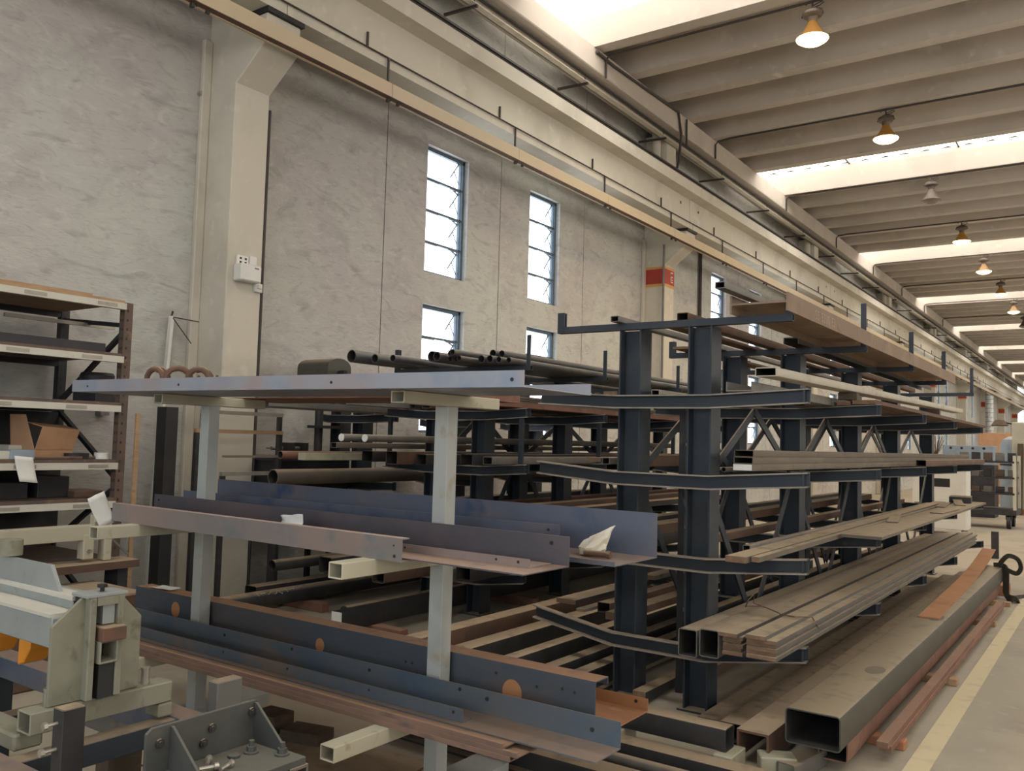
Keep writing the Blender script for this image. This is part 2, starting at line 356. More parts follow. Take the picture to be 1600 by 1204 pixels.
# windows
def window_proto(z0, z1, n, name):
    root = empty(name); root['kind'] = 'structure'; H = z1-z0; fx = XW-.10
    mb = MB(); t = .035
    mb.box(fx-.025, fx+.025, -WH, -WH+t, z0, z1); mb.box(fx-.025, fx+.025, WH-t, WH, z0, z1)
    mb.box(fx-.025, fx+.025, -WH, WH, z0, z0+t); mb.box(fx-.025, fx+.025, -WH, WH, z1-.05, z1)
    mb.box(fx-.02, fx+.02, WH-.085, WH-.065, z0, z1)
    for i in range(1, n): 
        z = z0+H*i/n; mb.box(fx-.02, fx+.02, -WH, WH, z-.014, z+.014)
        mb.box(fx+.005, fx+.03, -WH+.06, -WH+.34, z-.028, z-.004); mb.box(fx+.005, fx+.03, WH-.30, WH-.1, z-.03, z+.01)
    mb.obj('frame', W['winframe'], root)
    for i in range(n):
        za = z0+H*i/n+.02; zb = z0+H*(i+1)/n-.02
        m2 = MB().add([(fx-.02,-WH+t,zb),(fx-.02,WH-t,zb),(fx-.17,WH-t,za+.02),(fx-.17,-WH+t,za+.02)], [(0,1,2,3)])
        m2.obj('pane', W['glass'], root)
        s = MB(); yy = WH-.10
        s.bar((fx, yy, zb-.02), (fx-.02, yy-.17, zb-.26), .014); s.bar((fx-.01, yy-.10, zb-.16), (fx, yy, zb-.33), .010)
        s.bar((fx, yy-.14, zb+.0), (fx, yy, zb-.045), .016)
        s.obj('stay_arm', W['winframe'], root)
    return root
wu = window_proto(ZU0, ZU1, 4, 'window_1'); wl = window_proto(ZL0, ZL1, 4, 'window_2')
n = 1
for i, c in enumerate(WINC):
    for proto, nm in ((wu, 'upper'), (wl, 'lower')):
        o = proto if i == 0 else copy_tree(proto)
        o.name = 'window_%d' % n; n += 1; o.location = (0, c, 0); o['group'] = nm+' wall windows'
        o['category'] = 'window'
        o['label'] = '%s steel framed louvre window, number %d along the left wall from the near end' % (nm, i+1)

# columns with corbels
COLY = [5.29+PB*k for k in range(-1, 9)]
for i, y in enumerate(COLY):
    mb = MB(); w = .42; xf = XW+.46
    mb.prism([(y,0),(y+w,0),(y+w,7.72),(y,7.72)], XW, xf, 'X')
    mb.prism([(xf-.02,5.10),(xf,5.14),(-6.76,5.475),(-6.755,5.75),(xf-.02,5.75)], y, y+w, 'Y')
    mb.box(XW, XW+.06, y-.10, y, 0, 5.65)
    o = mb.obj('concrete_column', W['concrete'], bevel=.012); struct(o, 'pale concrete column with sloping corbel, number %d from the near end' % i if i else 'pale concrete column beyond the near edge of view'); o['group'] = 'wall columns'
    mb = MB().box(-7.05, -6.72, y-.02, y+w+.02, 5.75, 5.80); b = mb.obj('bearing_pad', W['black'], o)
    if i >= 2:
        mb = MB(); e = .004
        mb.box(XW+.05, xf+e, y-e, y+w+e, 4.76, 5.06); r_ = mb.obj('red_band', W['red'], o)
        mb = MB()
        for za, zb in ((4.71,4.765),(5.055,5.10)): mb.box(XW+.05, xf+e*1.5, y-e*1.5, y+w+e*1.5, za, zb)
        mb.obj('yellow_band', W['yellowpaint'], o)
        mb = MB(); xx = xf+e; yy = y+.26
        for (ya, yb, za, zb) in ((0,.10,.0,.018),(0,.10,.10,.118),(.04,.10,.05,.066),(0,.02,0,.118),(0,.10,.185,.203),(0,.016,.165,.203)):
            mb.box(xx, xx+.003, yy+ya, yy+yb, 4.82+za, 4.82+zb)
        mb.obj('lettering', W['box_white'], o, label='small white painted characters on the red band')

# runway beam (I section), one length per bay
PROF = [(-6.72,5.80),(-6.72,5.92),(-6.79,5.97),(-6.79,6.40),(-6.55,6.405),(-6.55,6.60),(-7.25,6.60),(-7.25,6.40),(-7.05,6.40),(-7.05,5.97),(-7.12,5.92),(-7.12,5.80)]
JY = [5.50+PB*k for k in range(-1, 9)]
ends = [Y0H]+JY+[Y1H]
for i,(a,b) in enumerate(zip(ends[:-1], ends[1:])):
    o = MB().prism(PROF, a+.006, b-.006).obj('concrete_runway_beam', W['concrete']); struct(o, 'cream concrete crane runway beam, length %d from the near end' % (i+1)); o['group'] = 'runway beam lengths'
    mb = MB()
    for q in (.35, .72):
        yy = (b-.42 if q > .5 else a+.42); mb.prism([(yy+.03*math.cos(t*.6), 6.25+.03*math.sin(t*.6)) for t in range(10)], -6.791, -6.787, 'X')
    mb.obj('lifting_hole', W['black'], o)
o = MB().box(-6.66,-6.58,Y0H,Y1H,6.60,6.61).box(-6.635,-6.605,Y0H,Y1H,6.61,6.67).box(-6.66,-6.58,Y0H,Y1H,6.67,6.70).obj('crane_rail', W['darkrod']); tag(o, 'dark steel crane rail along the top of the runway beam', 'rail', kind='structure')

# roof beam, cable ledge, roof panels, skylights
for i,(a,b) in enumerate(zip(ends[:-1], ends[1:])):
    o = MB().box(-7.5,-6.96,a+.008,b-.008,7.73,8.12).obj('concrete_roof_beam', W['ceilconc'], bevel=.015); struct(o, 'concrete roof edge beam above the runway beam, length %d' % (i+1)); o['group'] = 'roof edge beam lengths'
RP = 9.81; RIB0 = 12.1
rib_w0, rib_w1 = .26, .42
bay = 0
for kb in range(-2, 9):
    y0 = RIB0+RP*kb
    mb = MB()
    for j in range(7):
        y = y0+1.245*j
        mb.prism([(y-rib_w0/2,8.10),(y+rib_w0/2,8.10),(y+rib_w1/2,8.55),(y-rib_w1/2,8.55)], -7.8, 9.1, 'X')
        if j < 6:
            ya = y+rib_w1/2; yb = y+1.245-rib_w1/2
            mb.prism([(ya,8.55),(ya+.12,8.50),(yb-.12,8.50),(yb,8.55),(yb,8.66),(ya,8.66)], -7.8, 9.1, 'X')
    yb = y0+1.245*6+rib_w1/2
    mb.box(-7.8, 9.1, y0-rib_w1/2, yb, 8.55, 8.66)
    o = mb.obj('ceiling', W['ceilconc']); struct(o, 'ribbed concrete roof panels, bay %d' % bay); o['group'] = 'ribbed roof bays'
    ys0 = yb-.08; ys1 = y0+RP-rib_w1/2+.08
    mb = MB(); nx = 150
    xs = [-7.8+16.9*i/nx for i in range(nx+1)]
    vs = []; fs = []
    for i, x in enumerate(xs):
        z = 8.69+.028*math.sin(i*math.pi/2+.4); vs += [(x,ys0,z),(x,ys1,z)]
        if i: fs.append((2*i-2,2*i-1,2*i+1,2*i))
    mb.add(vs, fs)
    o = mb.obj('skylight', W['skysheet'], smooth=True); o['kind'] = 'structure'; o['category'] = 'skylight'; o['label'] = 'bright corrugated translucent skylight strip across the roof, bay %d' % bay; o['group'] = 'skylight strips'
    mb = MB()
    for x in (-5.35, -2.95, -.55, 1.85): mb.bar((x,ys0,8.64),(x,ys1,8.64),.03)
    mb.obj('support_bar', W['darkrod'], o)
    bay += 1
o = MB().box(-7.9,9.2,Y0H,Y1H,8.95,9.05).box(-7.9,-7.8,Y0H,Y1H,8.6,9.0).box(9.1,9.2,Y0H,Y1H,8.6,9.0).obj('ceiling_cover', W['black']); struct(o, 'roof covering above the skylights')

# cable ledge under roof beam: white tray, conduit, brackets
o = empty('cable_tray'); tag(o, 'pale metal cable tray with dark conduit under the roof edge beam', 'cable tray')
MB().box(-7.185,-7.17,Y0H,Y1H,7.53,7.665).box(-7.185,-7.06,Y0H,Y1H,7.53,7.54).obj('tray', W['traywhite'], o)
MB().tube([(-7.10,Y0H,7.675),(-7.10,Y1H,7.675)], .018).tube([(-7.13,Y0H,7.66),(-7.13,Y1H,7.66)], .012).obj('conduit', W['darkrod'], o)
yy = 8.97-5.96
while yy < 70:
    if any(y-.1 < yy < y+.52 for y in COLY): yy += .75
    m = MB().bar((-7.64,yy,7.535),(-7.06,yy,7.51),.035)
    m.bar((-7.12,yy,7.51),(-7.12,yy,7.66),.012); m.obj('bracket', W['darkrod'], o); yy += 2.985
# rainwater pipes beside the upper columns
colobs = [o for o in COL.objects if o.name.startswith('concrete_column')]
for i, y in enumerate(COLY):
    if 1 <= i <= 5:
        for yy in (y-.12, y+.56):
            MB().tube([(-7.36,yy,6.62),(-7.36,yy,7.72)], .085, 16).obj('drain_pipe', W['concrete'], colobs[i], smooth=True)
# conduits up the columns and across the ceiling ribs to the lamps
LAMPY = [12.3+4.77*k for k in range(0, 12)]
for i, y in enumerate(LAMPY[:8]):
    if i % 2 == 0: yc = y+.02
    else: yc = y+.02
    o = MB().tube([(-6.93,yc,7.70),(-6.93,yc,8.0),(-6.88,yc,8.06),(-6.6,yc,8.08),(-1.0,yc,8.08),(9,yc,8.08)], .02, 6).obj('conduit_pipe', W['darkrod'], smooth=True)
    tag(o, 'thin dark conduit crossing the ceiling ribs to hanging lamp %d' % (i+1), 'conduit', 'ceiling conduits to the lamps')
o = MB().tube([(-6.93,12.0,8.02),(-6.93,12.6,8.0),(-6.93,15.2,8.08),(-6.93,15.35,7.7),(-6.99,15.4,7.2),(-7.12,15.4,6.7)], .025, 8).tube([(-6.93,15.6,8.06),(-6.93,15.6,7.5)], .02, 6).obj('cable_bundle', W['darkrod'], smooth=True); tag(o, 'dark cable bundle running along the roof beam and down the second column', 'cable')

# beige trunking hung below the runway beam
o = empty('busbar_trunking'); tag(o, 'long beige busbar trunking hung below the concrete runway beam', 'trunking')
zt = 5.435
seams = [6.93+2.505*k for k in range(-6, 33)]
pal = W['trunk']
for a, b in zip(seams[:-1], seams[1:]):
    MB().box(-6.70,-6.62,a+.004,b-.004,zt,zt+.155).box(-6.72,-6.69,a,b,zt-.014,zt).obj('trunk_length', pal, o)
MB().box(-6.71,-6.615,seams[0],seams[-1],zt-.006,zt).obj('bottom_strip', W['rust'], o)
MB().tube([(-6.70,seams[0],5.905),(-6.70,seams[-1],5.905)], .010, 6).obj('carrier_wire', W['darkrod'], o)
for y in seams:
    if y > 60: break
    m = MB().bar((-6.695,y,5.905),(-6.695,y,zt+.155),.02).bar((-6.775,y-.26,5.93),(-6.775,y-.26,6.12),.02).bar((-6.66,y+.02,zt-.03),(-6.66,y+.02,zt+.16),.012)
    m.bar((-6.70,y,5.905),(-6.775,y-.26,5.94),.012).box(-6.69,-6.65,y-.03,y+.0,zt-.05,zt-.014).tube([(-6.66,y+.12,zt-.035),(-6.66,y+.15,zt-.035)],.018,8)
    m.obj('hanger', W['darkrod'], o)
# vertical pipes near the second column, wall fixtures
o = MB().tube([(-7.17,15.17,5.5),(-7.17,15.17,0.1)], .022, 8).obj('wall_pipe', W['steelgrey'], smooth=True); tag(o, 'thin vertical pipe running down the red banded second column', 'pipe')
o = MB().tube([(-7.6,17.97,6.0),(-7.6,17.97,0.1)], .04, 8).obj('wall_pipe', W['darkrod'], smooth=True); tag(o, 'dark vertical pipe on the wall just right of the second column', 'pipe')
XC = XW+.46
p = at(385,427,'X',XC+.06); 
o = empty('junction_box', (XC, p[1], p[2])); tag(o, 'white plastic electrical box on the first concrete column', 'electrical box')
MB().box(0,.13,-.115,.135,-.085,.085).obj('body', W['box_white'], o, bevel=.012)
MB().box(.13,.132,.045,.095,.045,.06).obj('label_plate', W['steelgrey'], o, label='tiny grey label on the box')
p2 = at(379,407,'X',XC+.02); m = empty('socket_plate', (XC, p2[1], p2[2])); tag(m, 'small pale socket plate with four holes above the white box', 'socket')
MB().box(0,.03,-.07,.07,-.05,.05).obj('plate', W['box_white'], m, bevel=.006)
mb = MB()
for a in (-.03,.03):
    for b in (-.02,.02): mb.box(.03,.032,a-.012,a+.012,b-.01,b+.01)
mb.obj('socket_holes', W['black'], m)
p3 = at(394,408,'X',XC+.02); o = MB().box(0,.05,-.04,.04,-.045,.045).obj('switch_box', W['box_white'], None, (XC,p3[1],p3[2]), bevel=.006); tag(o, 'small white switch box right of the four hole plate', 'switch')
p3 = at(403,450,'X',XC+.02); o = MB().box(0,.04,-.045,.045,-.045,.045).box(.04,.055,-.02,.03,-.01,.03).obj('switch_box', W['box_white'], None, (XC,p3[1],p3[2]), bevel=.006); tag(o, 'small cream socket at the column edge below the white box', 'socket')
o = MB().tube([(XC-.02,5.735,5.0),(XC-.02,5.735,.1)], .016, 6).obj('wall_pipe', W['darkrod'], smooth=True); tag(o, 'thin dark cable down the right edge of the first column', 'cable')
p4 = at(311,147,'X',XW); o = MB().tube([(XW,p4[1],p4[2]),(XW+.05,p4[1],p4[2])], .025, 10).obj('pipe_cap', W['chrome'], smooth=True); tag(o, 'small shiny metal cap on the wall left of the first column', 'fitting')

# hanging lamps
def make_lamp():
    r = empty('pendant_lamp'); 
    MB().lathe([(.0,.455),(.05,.455),(.075,.44),(.12,.425),(.142,.40),(.142,.365),(.12,.34),(.08,.33),(.07,.30),(.062,.27),(.0,.27)], 28).obj('housing', W['lampgrey'], r, smooth=True)
    MB().lathe([(.055,.28),(.065,.255),(.10,.18),(.16,.085),(.215,.015),(.222,0.0),(.214,0.0),(.155,.08),(.095,.17),(.06,.25)], 32).obj('reflector', W['amber'], r, smooth=True)
    MB().lathe([(.0,-.075),(.08,-.068),(.15,-.045),(.20,-.012),(.224,.006),(.224,.014),(.0,.014)], 32).obj('lens', W['lens_on'], r, smooth=True)
    m = MB().tube([(0,0,.47),(0,0,.552)], .014, 8).tube([(-.15,0,.36),(-.13,0,.43),(0,0,.485),(.13,0,.43),(.15,0,.36)], .012, 6)
    m.tube([(0,0,.50),(.05,0,.52),(.13,.0,.54),(.16,0,.52),(.10,0,.49),(0,0,.475)], .009, 6).tube([(-.09,0,.535),(-.09,0,.55)], .012, 6)
    m.obj('hook', W['darkrod'], r, smooth=True)
    return r
LP = make_lamp(); LOFF = make_lamp()
for c in LOFF.children:
    if c.name.startswith('lens'): c.data.materials.clear(); c.data.materials.append(W['lens_off'])
    if c.name.startswith('reflector'): c.data.materials.clear(); c.data.materials.append(W['lampgrey'])
used = set()
OFF = {2, 7}
for i, y in enumerate(LAMPY):
    pr_ = LOFF if i in OFF else LP
    t = pr_ if pr_.name not in used else copy_tree(pr_)
    used.add(pr_.name)
    t.location = (-3.55, y, 7.5)
    st = 'unlit grey' if i in OFF else 'lit amber'
    tag(t, '%s bell shaped pendant lamp, number %d along the ceiling row from the near end' % (st, i+1), 'lamp', 'ceiling row of pendant lamps')
    t.name = 'pendant_lamp'
    if i not in OFF and i < 8:
        ld = bpy.data.lights.new('lamp_light', 'SPOT'); ld.energy = 260; ld.color = (1,.66,.30); ld.spot_size = 2.5; ld.spot_blend = .6; ld.shadow_soft_size = .2
        lo = bpy.data.objects.new('lamp_light', ld); COL.objects.link(lo); lo.location = (-3.55, y, 7.38)
        lo.parent = None
# world
w = bpy.data.worlds.new('sky'); SC.world = w; w.use_nodes = True
bg = w.node_tree.nodes['Background']; bg.inputs[0].default_value = (.86,.93,1.0,1); bg.inputs[1].default_value = 5.0
SC.view_settings.view_transform = 'Standard'; SC.view_settings.look = 'None'; SC.view_settings.gamma = 1.0; SC.view_settings.use_curve_mapping = False
SC.view_settings.exposure = 0.0
# ================================================================== CANTILEVER RACKS
def hpoly(w, d, t=.011, tw=.008):
    x, y = w/2, d/2
    return [(-x,-y),(-x+t,-y),(-x+t,-tw/2),(x-t,-tw/2),(x-t,-y),(x,-y),(x,y),(x-t,y),(x-t,tw/2),(-x+t,tw/2),(-x+t,y),(-x,y)]
def sweep_x(mb, prof, pts):
    """sweep a closed (y,z) profile along a chain of (x,z) stations"""
    n = len(prof); b = len(mb.v)
    for x, z in pts:
        for (y, h) in prof: mb.v.append((x, y, z+h))
    for i in range(len(pts)-1):
        for k in range(n):
            q = b+i*n; mb.f.append((q+k, q+(k+1)%n, q+n+(k+1)%n, q+n+k))
    mb.f.append(tuple(b+k for k in range(n))); q = b+(len(pts)-1)*n; mb.f.append(tuple(q+k for k in reversed(range(n))))
    return mb
CP = [(-.05,0),(0,0),(0,.09),(-.05,.09),(-.05,.081),(-.006,.081),(-.006,.009),(-.05,.009)]
def rack(name, label, ys, xl, xr, tl, tr, levels, zp, top=None, stubs=None, stakes=(), braces=True, pw=.16):
    root = empty(name, ((xl+xr)/2, ys[0], 0)); tag(root, label, 'rack'); ox, oy = (xl+xr)/2, ys[0]
    X = lambda v: v-ox
    for k, yf in enumerate(ys):
        y = yf-oy
        for xp in (xl, xr):
            p = MB().prism([(X(xp)+a, y+.085+b) for a, b in hpoly(pw, .16)], 0, zp, 'Z').obj('post', W['rack'], root)
            MB().box(X(xp)-.11, X(xp)+.11, y-.02, y+.19, 0, .012).obj('base_plate', W['rack'], p)
        for (zt, zj) in levels:
            m = MB(); prof = [(y+.002+a, b-.09) for a, b in CP]
            pts = []
            if tl < xl-.15: pts.append((X(tl), zt))
            pts += [(X(xl)-pw/2, zj), (X(xr)+pw/2, zj)]
            if tr > xr+.15: pts.append((X(tr), zt))
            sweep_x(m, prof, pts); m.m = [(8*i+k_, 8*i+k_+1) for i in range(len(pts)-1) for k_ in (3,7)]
            a = m.obj('arm', [W['rack'], W['paleedge']], root)
            e = MB()
            if tr > xr+.15: e.box(X(tr)-.03, X(tr)-.022, y-.046, y-.002, zt-.088, zt-.004)
            a2 = e.obj('stiffener', W['rack'], a) if e.v else None
        if top:
            z, x0, x1 = top
            t = MB().hollow([(y-.005,z-.045),(y+.045,z-.045),(y+.045,z),(y-.005,z)], [(y,z-.04),(y+.04,z-.04),(y+.04,z-.005),(y,z-.005)], X(x0), X(x1), 'X').obj('top_rail', W['rack'], root)
            if stubs:
                hl, hr = stubs[k]
                MB().box(X(x0), X(x0)+.055, y-.007, y-.0055+.01, z-.045, z+hl).box(X(x0), X(x0)+.055, y+.02, y+.03, z, z+hl*.99).obj('stake', W['rack'], t)
                MB().box(X(x1)-.04, X(x1), y-.007, y+.006, z-.045, z+hr).obj('stake', W['rack'], t)
        for (sx, z0, z1) in stakes:
            MB().box(X(sx)-.022, X(sx)+.022, y-.04, y-.012, z0, z1).obj('stake', W['rack'], root)
    if braces:
        for xp in ((xl, xr) if braces is True else (xl,)):
            for y0, y1 in zip(ys[:-1], ys[1:]):
                ym = (y0+y1)/2-oy+.08
                for za, zb in ((.42,1.40),(1.9,1.45)):
                    MB().bar((X(xp), y0-oy+.16, zb), (X(xp), ym, za), .012, .06).obj('brace', W['rack'], root)
                    MB().bar((X(xp)+.014, y1-oy, zb), (X(xp)+.014, ym, za), .012, .06).obj('brace', W['rack'], root)
    return root
Y1 = [5.17, 7.02, 8.89, 10.74, 12.97]
rack('cantilever_rack', 'dark blue steel cantilever rack beside the aisle, loaded with long bars', Y1, -2.68, -2.185, -3.37, -1.49,
     [(2.002,1.971),(1.512,1.466),(1.013,.955),(.513,.415)], 2.41, (2.455,-3.25,-1.60), [(.10,.10),(.1,.33),(.1,.33),(.1,.33),(.1,.33)])
# slender ladder frame standing between its two front posts
o = empty('ladder_frame', (-2.44, 5.50, 0)); tag(o, 'slender steel ladder frame standing between the aisle rack posts', 'frame')
for dx in (-.0, .13): MB().box(dx-.022, dx+.022, 0, .03, 0, 1.94).obj('upright', W['steeldark'], o)
for z in (.55,.80,1.10,1.655): MB().box(.0,.13,.005,.025,z-.012,z+.012).obj('rung', W['steelgrey'], o)
MB().bar((0,.0,1.32),(.13,.0,.98),.05,.012).obj('brace', W['rack'], o)
Y2 = [6.6, 8.05, 9.9, 11.75]
rack('cantilever_rack', 'middle blue steel cantilever rack with round pipes along its top', Y2, -5.6, -5.02, -6.2, -4.42,
     [(1.95,1.92),(1.435,1.40),(.93,.89),(.45,.38)], 2.30, (2.345,-6.12,-4.44), [(.20,.28)]*4, braces=1, stakes=((-6.13,1.435,1.86),(-4.50,1.435,1.86)))
Y3 = [6.9, 8.6, 10.4]
rack('cantilever_rack', 'narrow dark steel rack standing close to the plaster wall', Y3, -7.28, -6.93, -7.5, -6.32,
     [(1.90,1.88),(1.17,1.15),(.62,.60)], 1.95, None, braces=False)
# ------------------------------------------------------------------ stock on the racks
ORD = ['first','second','third','fourth','fifth','sixth','seventh','eighth','ninth','tenth','eleventh','twelfth','thirteenth','fourteenth','fifteenth','sixteenth']
def armz(lev, x, hw):
    tl, xl, xr, tr, zt, zj, pw = lev
    def z(v):
        if v < xl-pw/2: return zj+(zt-zj)*min(1,(xl-pw/2-v)/(xl-pw/2-tl))
        if v > xr+pw/2: return zj+(zt-zj)*min(1,(v-xr-pw/2)/(tr-xr-pw/2))
        return zj
    return max(z(x-hw), z(x+hw))+.0015
R1 = dict((i, (-3.37,-2.68,-2.185,-1.49,zt,zj,.16)) for i,(zt,zj) in enumerate(((2.002,1.971),(1.512,1.466),(1.013,.955),(.513,.415))))
R2 = dict((i, (-6.2,-5.6,-5.02,-4.42,zt,zj,.16)) for i,(zt,zj) in enumerate(((1.95,1.92),(1.435,1.40),(.93,.89),(.45,.38))))
R3 = dict((i, (-7.5,-7.28,-6.93,-6.32,zt,zj,.16)) for i,(zt,zj) in enumerate(((1.90,1.88),(1.17,1.15),(.62,.60))))
def stock(rows, where, group, frm='aisle', rev=True, lev=None):
    """rows: (name, profile, material, x, z, y0, y1, description, category[, yaw, pitch])"""
    rows = sorted(rows, key=lambda r: (-r[3] if rev else r[3], -r[4]))
    out = []
    for i, r in enumerate(rows):
        nm, pf, mt, x, z, y0, y1, de, cat = r[:9]; yaw = r[9] if len(r) > 9 else 0; pit = r[10] if len(r) > 10 else 0
        if lev:
            hw = max(abs(p[0]) for p in pf[1]); za = armz(lev, x, hw)
            if z < za+.03: z = za
            for xp in (lev[1], lev[2]):
                if abs(x-xp) < hw+lev[6]/2: print('POSTHIT', de, x, where)
        out.append(bar(nm, pf, W[mt], x, z, y0, y1, '%s, %s from the %s %s' % (de, ORD[i] if i < 16 else 'number %d' % (i+1), frm, where), cat, group, yaw, pit))
    return out
AIS = 'aisle rack'
# top rails of the aisle rack
stock([('steel_beam', p_hlie(.355,.11), 'rusttan', -1.765, 2.456, 5.05, 11.35, 'wide rusty H beam', 'beam'),
       ('square_tube', p_rhs(.06,.04), 'steelgrey', -2.75, 2.456, 5.08, 11.0, 'small grey tube', 'tube'),
       ('flat_bar', p_flat(.11,.02), 'rust', -2.52, 2.456, 5.35, 12.6, 'brown flat bar', 'flat bar'),
       ('square_tube', p_rhs(.08,.06), 'rust', -2.34, 2.456, 5.25, 12.9, 'brown square tube', 'tube'),
       ('steel_channel', p_chand(.12,.05), 'steeldark', -2.08, 2.456, 6.7, 12.4, 'dark steel channel', 'channel'),
       ('flat_bar', p_flat(.15,.02), 'rust', -3.02, 2.456, 6.75, 12.8, 'brown flat strip', 'flat bar')],
      'across the top rails of the '+AIS, 'stock on the top rails')
hb = [o for o in COL.objects if o.name.startswith('steel_beam')][0]
fc = bpy.data.curves.new('chalk_letters','FONT'); fc.body = 'S5 S200 E3'; fc.size = .085; fc.extrude = .0006; fc.space_character = 1.25
fo = bpy.data.objects.new('chalk_letters', fc); COL.objects.link(fo); fo.parent = hb; fo.location = (.1785,.55,.022); fo.rotation_euler = (math.pi/2,0,math.pi/2); fc.materials.append(W['chalk']); fo['label'] = 'faint chalk letters on the beam'
o = bar('square_tube', p_rhs(.062,.04), W['steelgrey'], -1.90, 2.566, 4.78, 9.6, 'short ended grey box tube resting on the wide rusty H beam', 'tube', 'stock on the top rails', -.02)
# upper arms (level 1)
rows = [('steel_channel', p_chan(.165,.06), 'steelgrey', -1.905, 2.0, 5.12, 10.2, 'grey channel section', 'channel'),
        ('square_tube', p_rhs(.06,.042), 'galv', -2.54, 1.972, 5.28, 11.5, 'thin pale tube', 'tube'),
        ('flat_bar', p_flat(.17,.03), 'rust', -1.60, 2.004, 6.95, 13.6, 'rusty plate strip', 'flat bar'),
        ('flat_bar', p_flat(.10,.03), 'rust', -1.75, 2.004, 6.95, 13.35, 'brown flat strip', 'flat bar'),
        ('square_tube', p_rhs(.09,.06), 'rust', -2.045, 1.99, 6.8, 12.6, 'brown tube', 'tube'),
        ('round_pipe', p_pipe(.03), 'steeldark', -2.35, 1.972, 6.3, 12.5, 'dark pipe', 'pipe'),
        ('square_tube', p_rhs(.10,.08), 'rust', -2.88, 1.985, 5.9, 12.6, 'brown box tube', 'tube'),
        ('square_tube', p_rhs(.10,.08), 'steeldark', -3.05, 1.99, 6.2, 12.7, 'dark box tube', 'tube'),
        ('flat_bar', p_flat(.12,.05), 'rust', -3.22, 2.0, 5.9, 12.2, 'thick brown bar', 'flat bar')]
stock(rows, 'on the highest arms of the '+AIS, 'stock on the highest aisle rack arms', lev=R1[0])
bar('square_tube', p_rhs(.13,.055,.006), W['paletube'], -1.74, 2.075, 5.12, 12.6, 'long pale rectangular tube with open end resting over the highest arms', 'tube', 'stock on the highest aisle rack arms', 0, .012)
for yy in (6.98, 10.7): 
    o = MB().box(-1.80,-1.66,yy,yy+.08,2.036,2.036+.055+(yy-7)*.011).obj('wood_block', W['wooddark']); tag(o, 'dark wooden spacer block under the long pale tube, %s one' % ('nearer' if yy<8 else 'farther'), 'block')
# second arms
for i in range(3):
    o = bar('square_tube', p_rhs(.125,.043,.004), W['steeltan'], -1.935, 1.50+.0435*i, 5.28+.01*i, 13.05, '%s of three stacked dusty rectangular tubes on the second arms of the aisle rack' % ('lowest','middle','topmost')[i], 'tube', 'three stacked tubes', -.027)
    if i == 0: MB().box(-.06,.06,-.004,.004,.003,.04).obj('end_cap', W['paper'], o, label='white paper cap on the tube end')
rows = [('square_tube', p_rhs(.09,.06), 'rust', -1.555, 1.505, 9.0, 13.3, 'brown tube', 'tube'),
        ('round_pipe', p_pipe(.018), 'steelgrey', -2.3, 1.467, 5.9, 12.3, 'slim grey pipe', 'pipe'),
        ('square_tube', p_rhs(.12,.09), 'rust', -2.90, 1.48, 5.75, 12.9, 'brown box section', 'tube'),
        ('square_tube', p_rhs(.06,.05), 'steelgrey', -3.08, 1.495, 5.6, 12.9, 'grey tube', 'tube'),
        ('flat_bar', p_flat(.12,.03), 'rust', -3.24, 1.505, 5.7, 12.9, 'brown flat', 'flat bar'),
        ('round_bar', p_round(.012), 'galv', -2.5, 1.466, 6.2, 12.0, 'thin bright rod', 'rod')]
stock(rows, 'on the second arms of the '+AIS, 'stock on the second aisle rack arms', lev=R1[1])
# third arms
rows = [('flat_bar', p_flat(.12,.035), 'steeltan', -1.81, .995, 4.84, 12.3, 'dusty flat bar', 'flat bar', .012),
        ('flat_bar', p_flat(.045,.03), 'steeltan', -1.715, 1.0, 4.90, 12.3, 'narrow dusty bar', 'flat bar', .008),
        ('steel_plate', p_flat(.28,.022), 'steeltan', -1.54, 1.016, 6.62, 12.45, 'wide dusty plate', 'plate'),
        ('square_tube', p_rhs(.05,.04), 'steelgrey', -2.02, .975, 5.6, 12.2, 'grey tube', 'tube'),
        ('square_tube', p_rhs(.08,.06), 'rust', -2.42, .958, 5.9, 12.6, 'brown tube', 'tube'),
        ('steel_channel', p_chand(.16,.07), 'rust', -2.92, .975, 5.9, 12.8, 'brown channel', 'channel'),
        ('square_tube', p_rhs(.10,.08), 'steeldark', -3.10, .99, 5.8, 12.7, 'dark tube', 'tube'),
        ('flat_bar', p_flat(.10,.04), 'rust', -3.25, 1.0, 5.6, 12.7, 'brown flat', 'flat bar')]
stock(rows, 'on the third arms of the '+AIS, 'stock on the third aisle rack arms', lev=R1[2])
for i,(x,y,w,l,yw,de) in enumerate(((-1.61,8.0,.09,.55,.14,'bent'),(-1.52,9.6,.12,.8,-.05,'flat'),(-1.66,10.7,.10,.9,.08,'narrow'),(-1.53,11.3,.10,.6,.2,'curled'))):
    m = MB(); n = 8
    pts = [(l*k/n, .012+.035*(k/n)**2*(1 if i in (0,3) else .15)) for k in range(n+1)]
    vs = []; fs = []
    for (a, z) in pts: vs += [(-w/2,a,z-.008),(w/2,a,z-.008),(w/2,a,z),(-w/2,a,z)]
    for k in range(n):
        q = 4*k
        for e in range(4): fs.append((q+e,q+(e+1)%4,q+4+(e+1)%4,q+4+e))
    fs += [(3,2,1,0), tuple(4*n+e for e in range(4))]
    o = m.add(vs, fs).obj('offcut', W['steeltan'], None, (x, y, 1.0345), (0,0,yw)); tag(o, '%s dusty steel offcut on the wide plate, %s along from the near end' % (de, ORD[i]), 'offcut', 'offcuts on the wide plate')
o = MB().box(-.12,.12,0,.5,0,.07).obj('offcut', W['steeldark'], None, (-1.62, 11.9, 1.04), (0,0,.1)); tag(o, 'dark block shaped offcut at the far end of the wide plate', 'offcut')
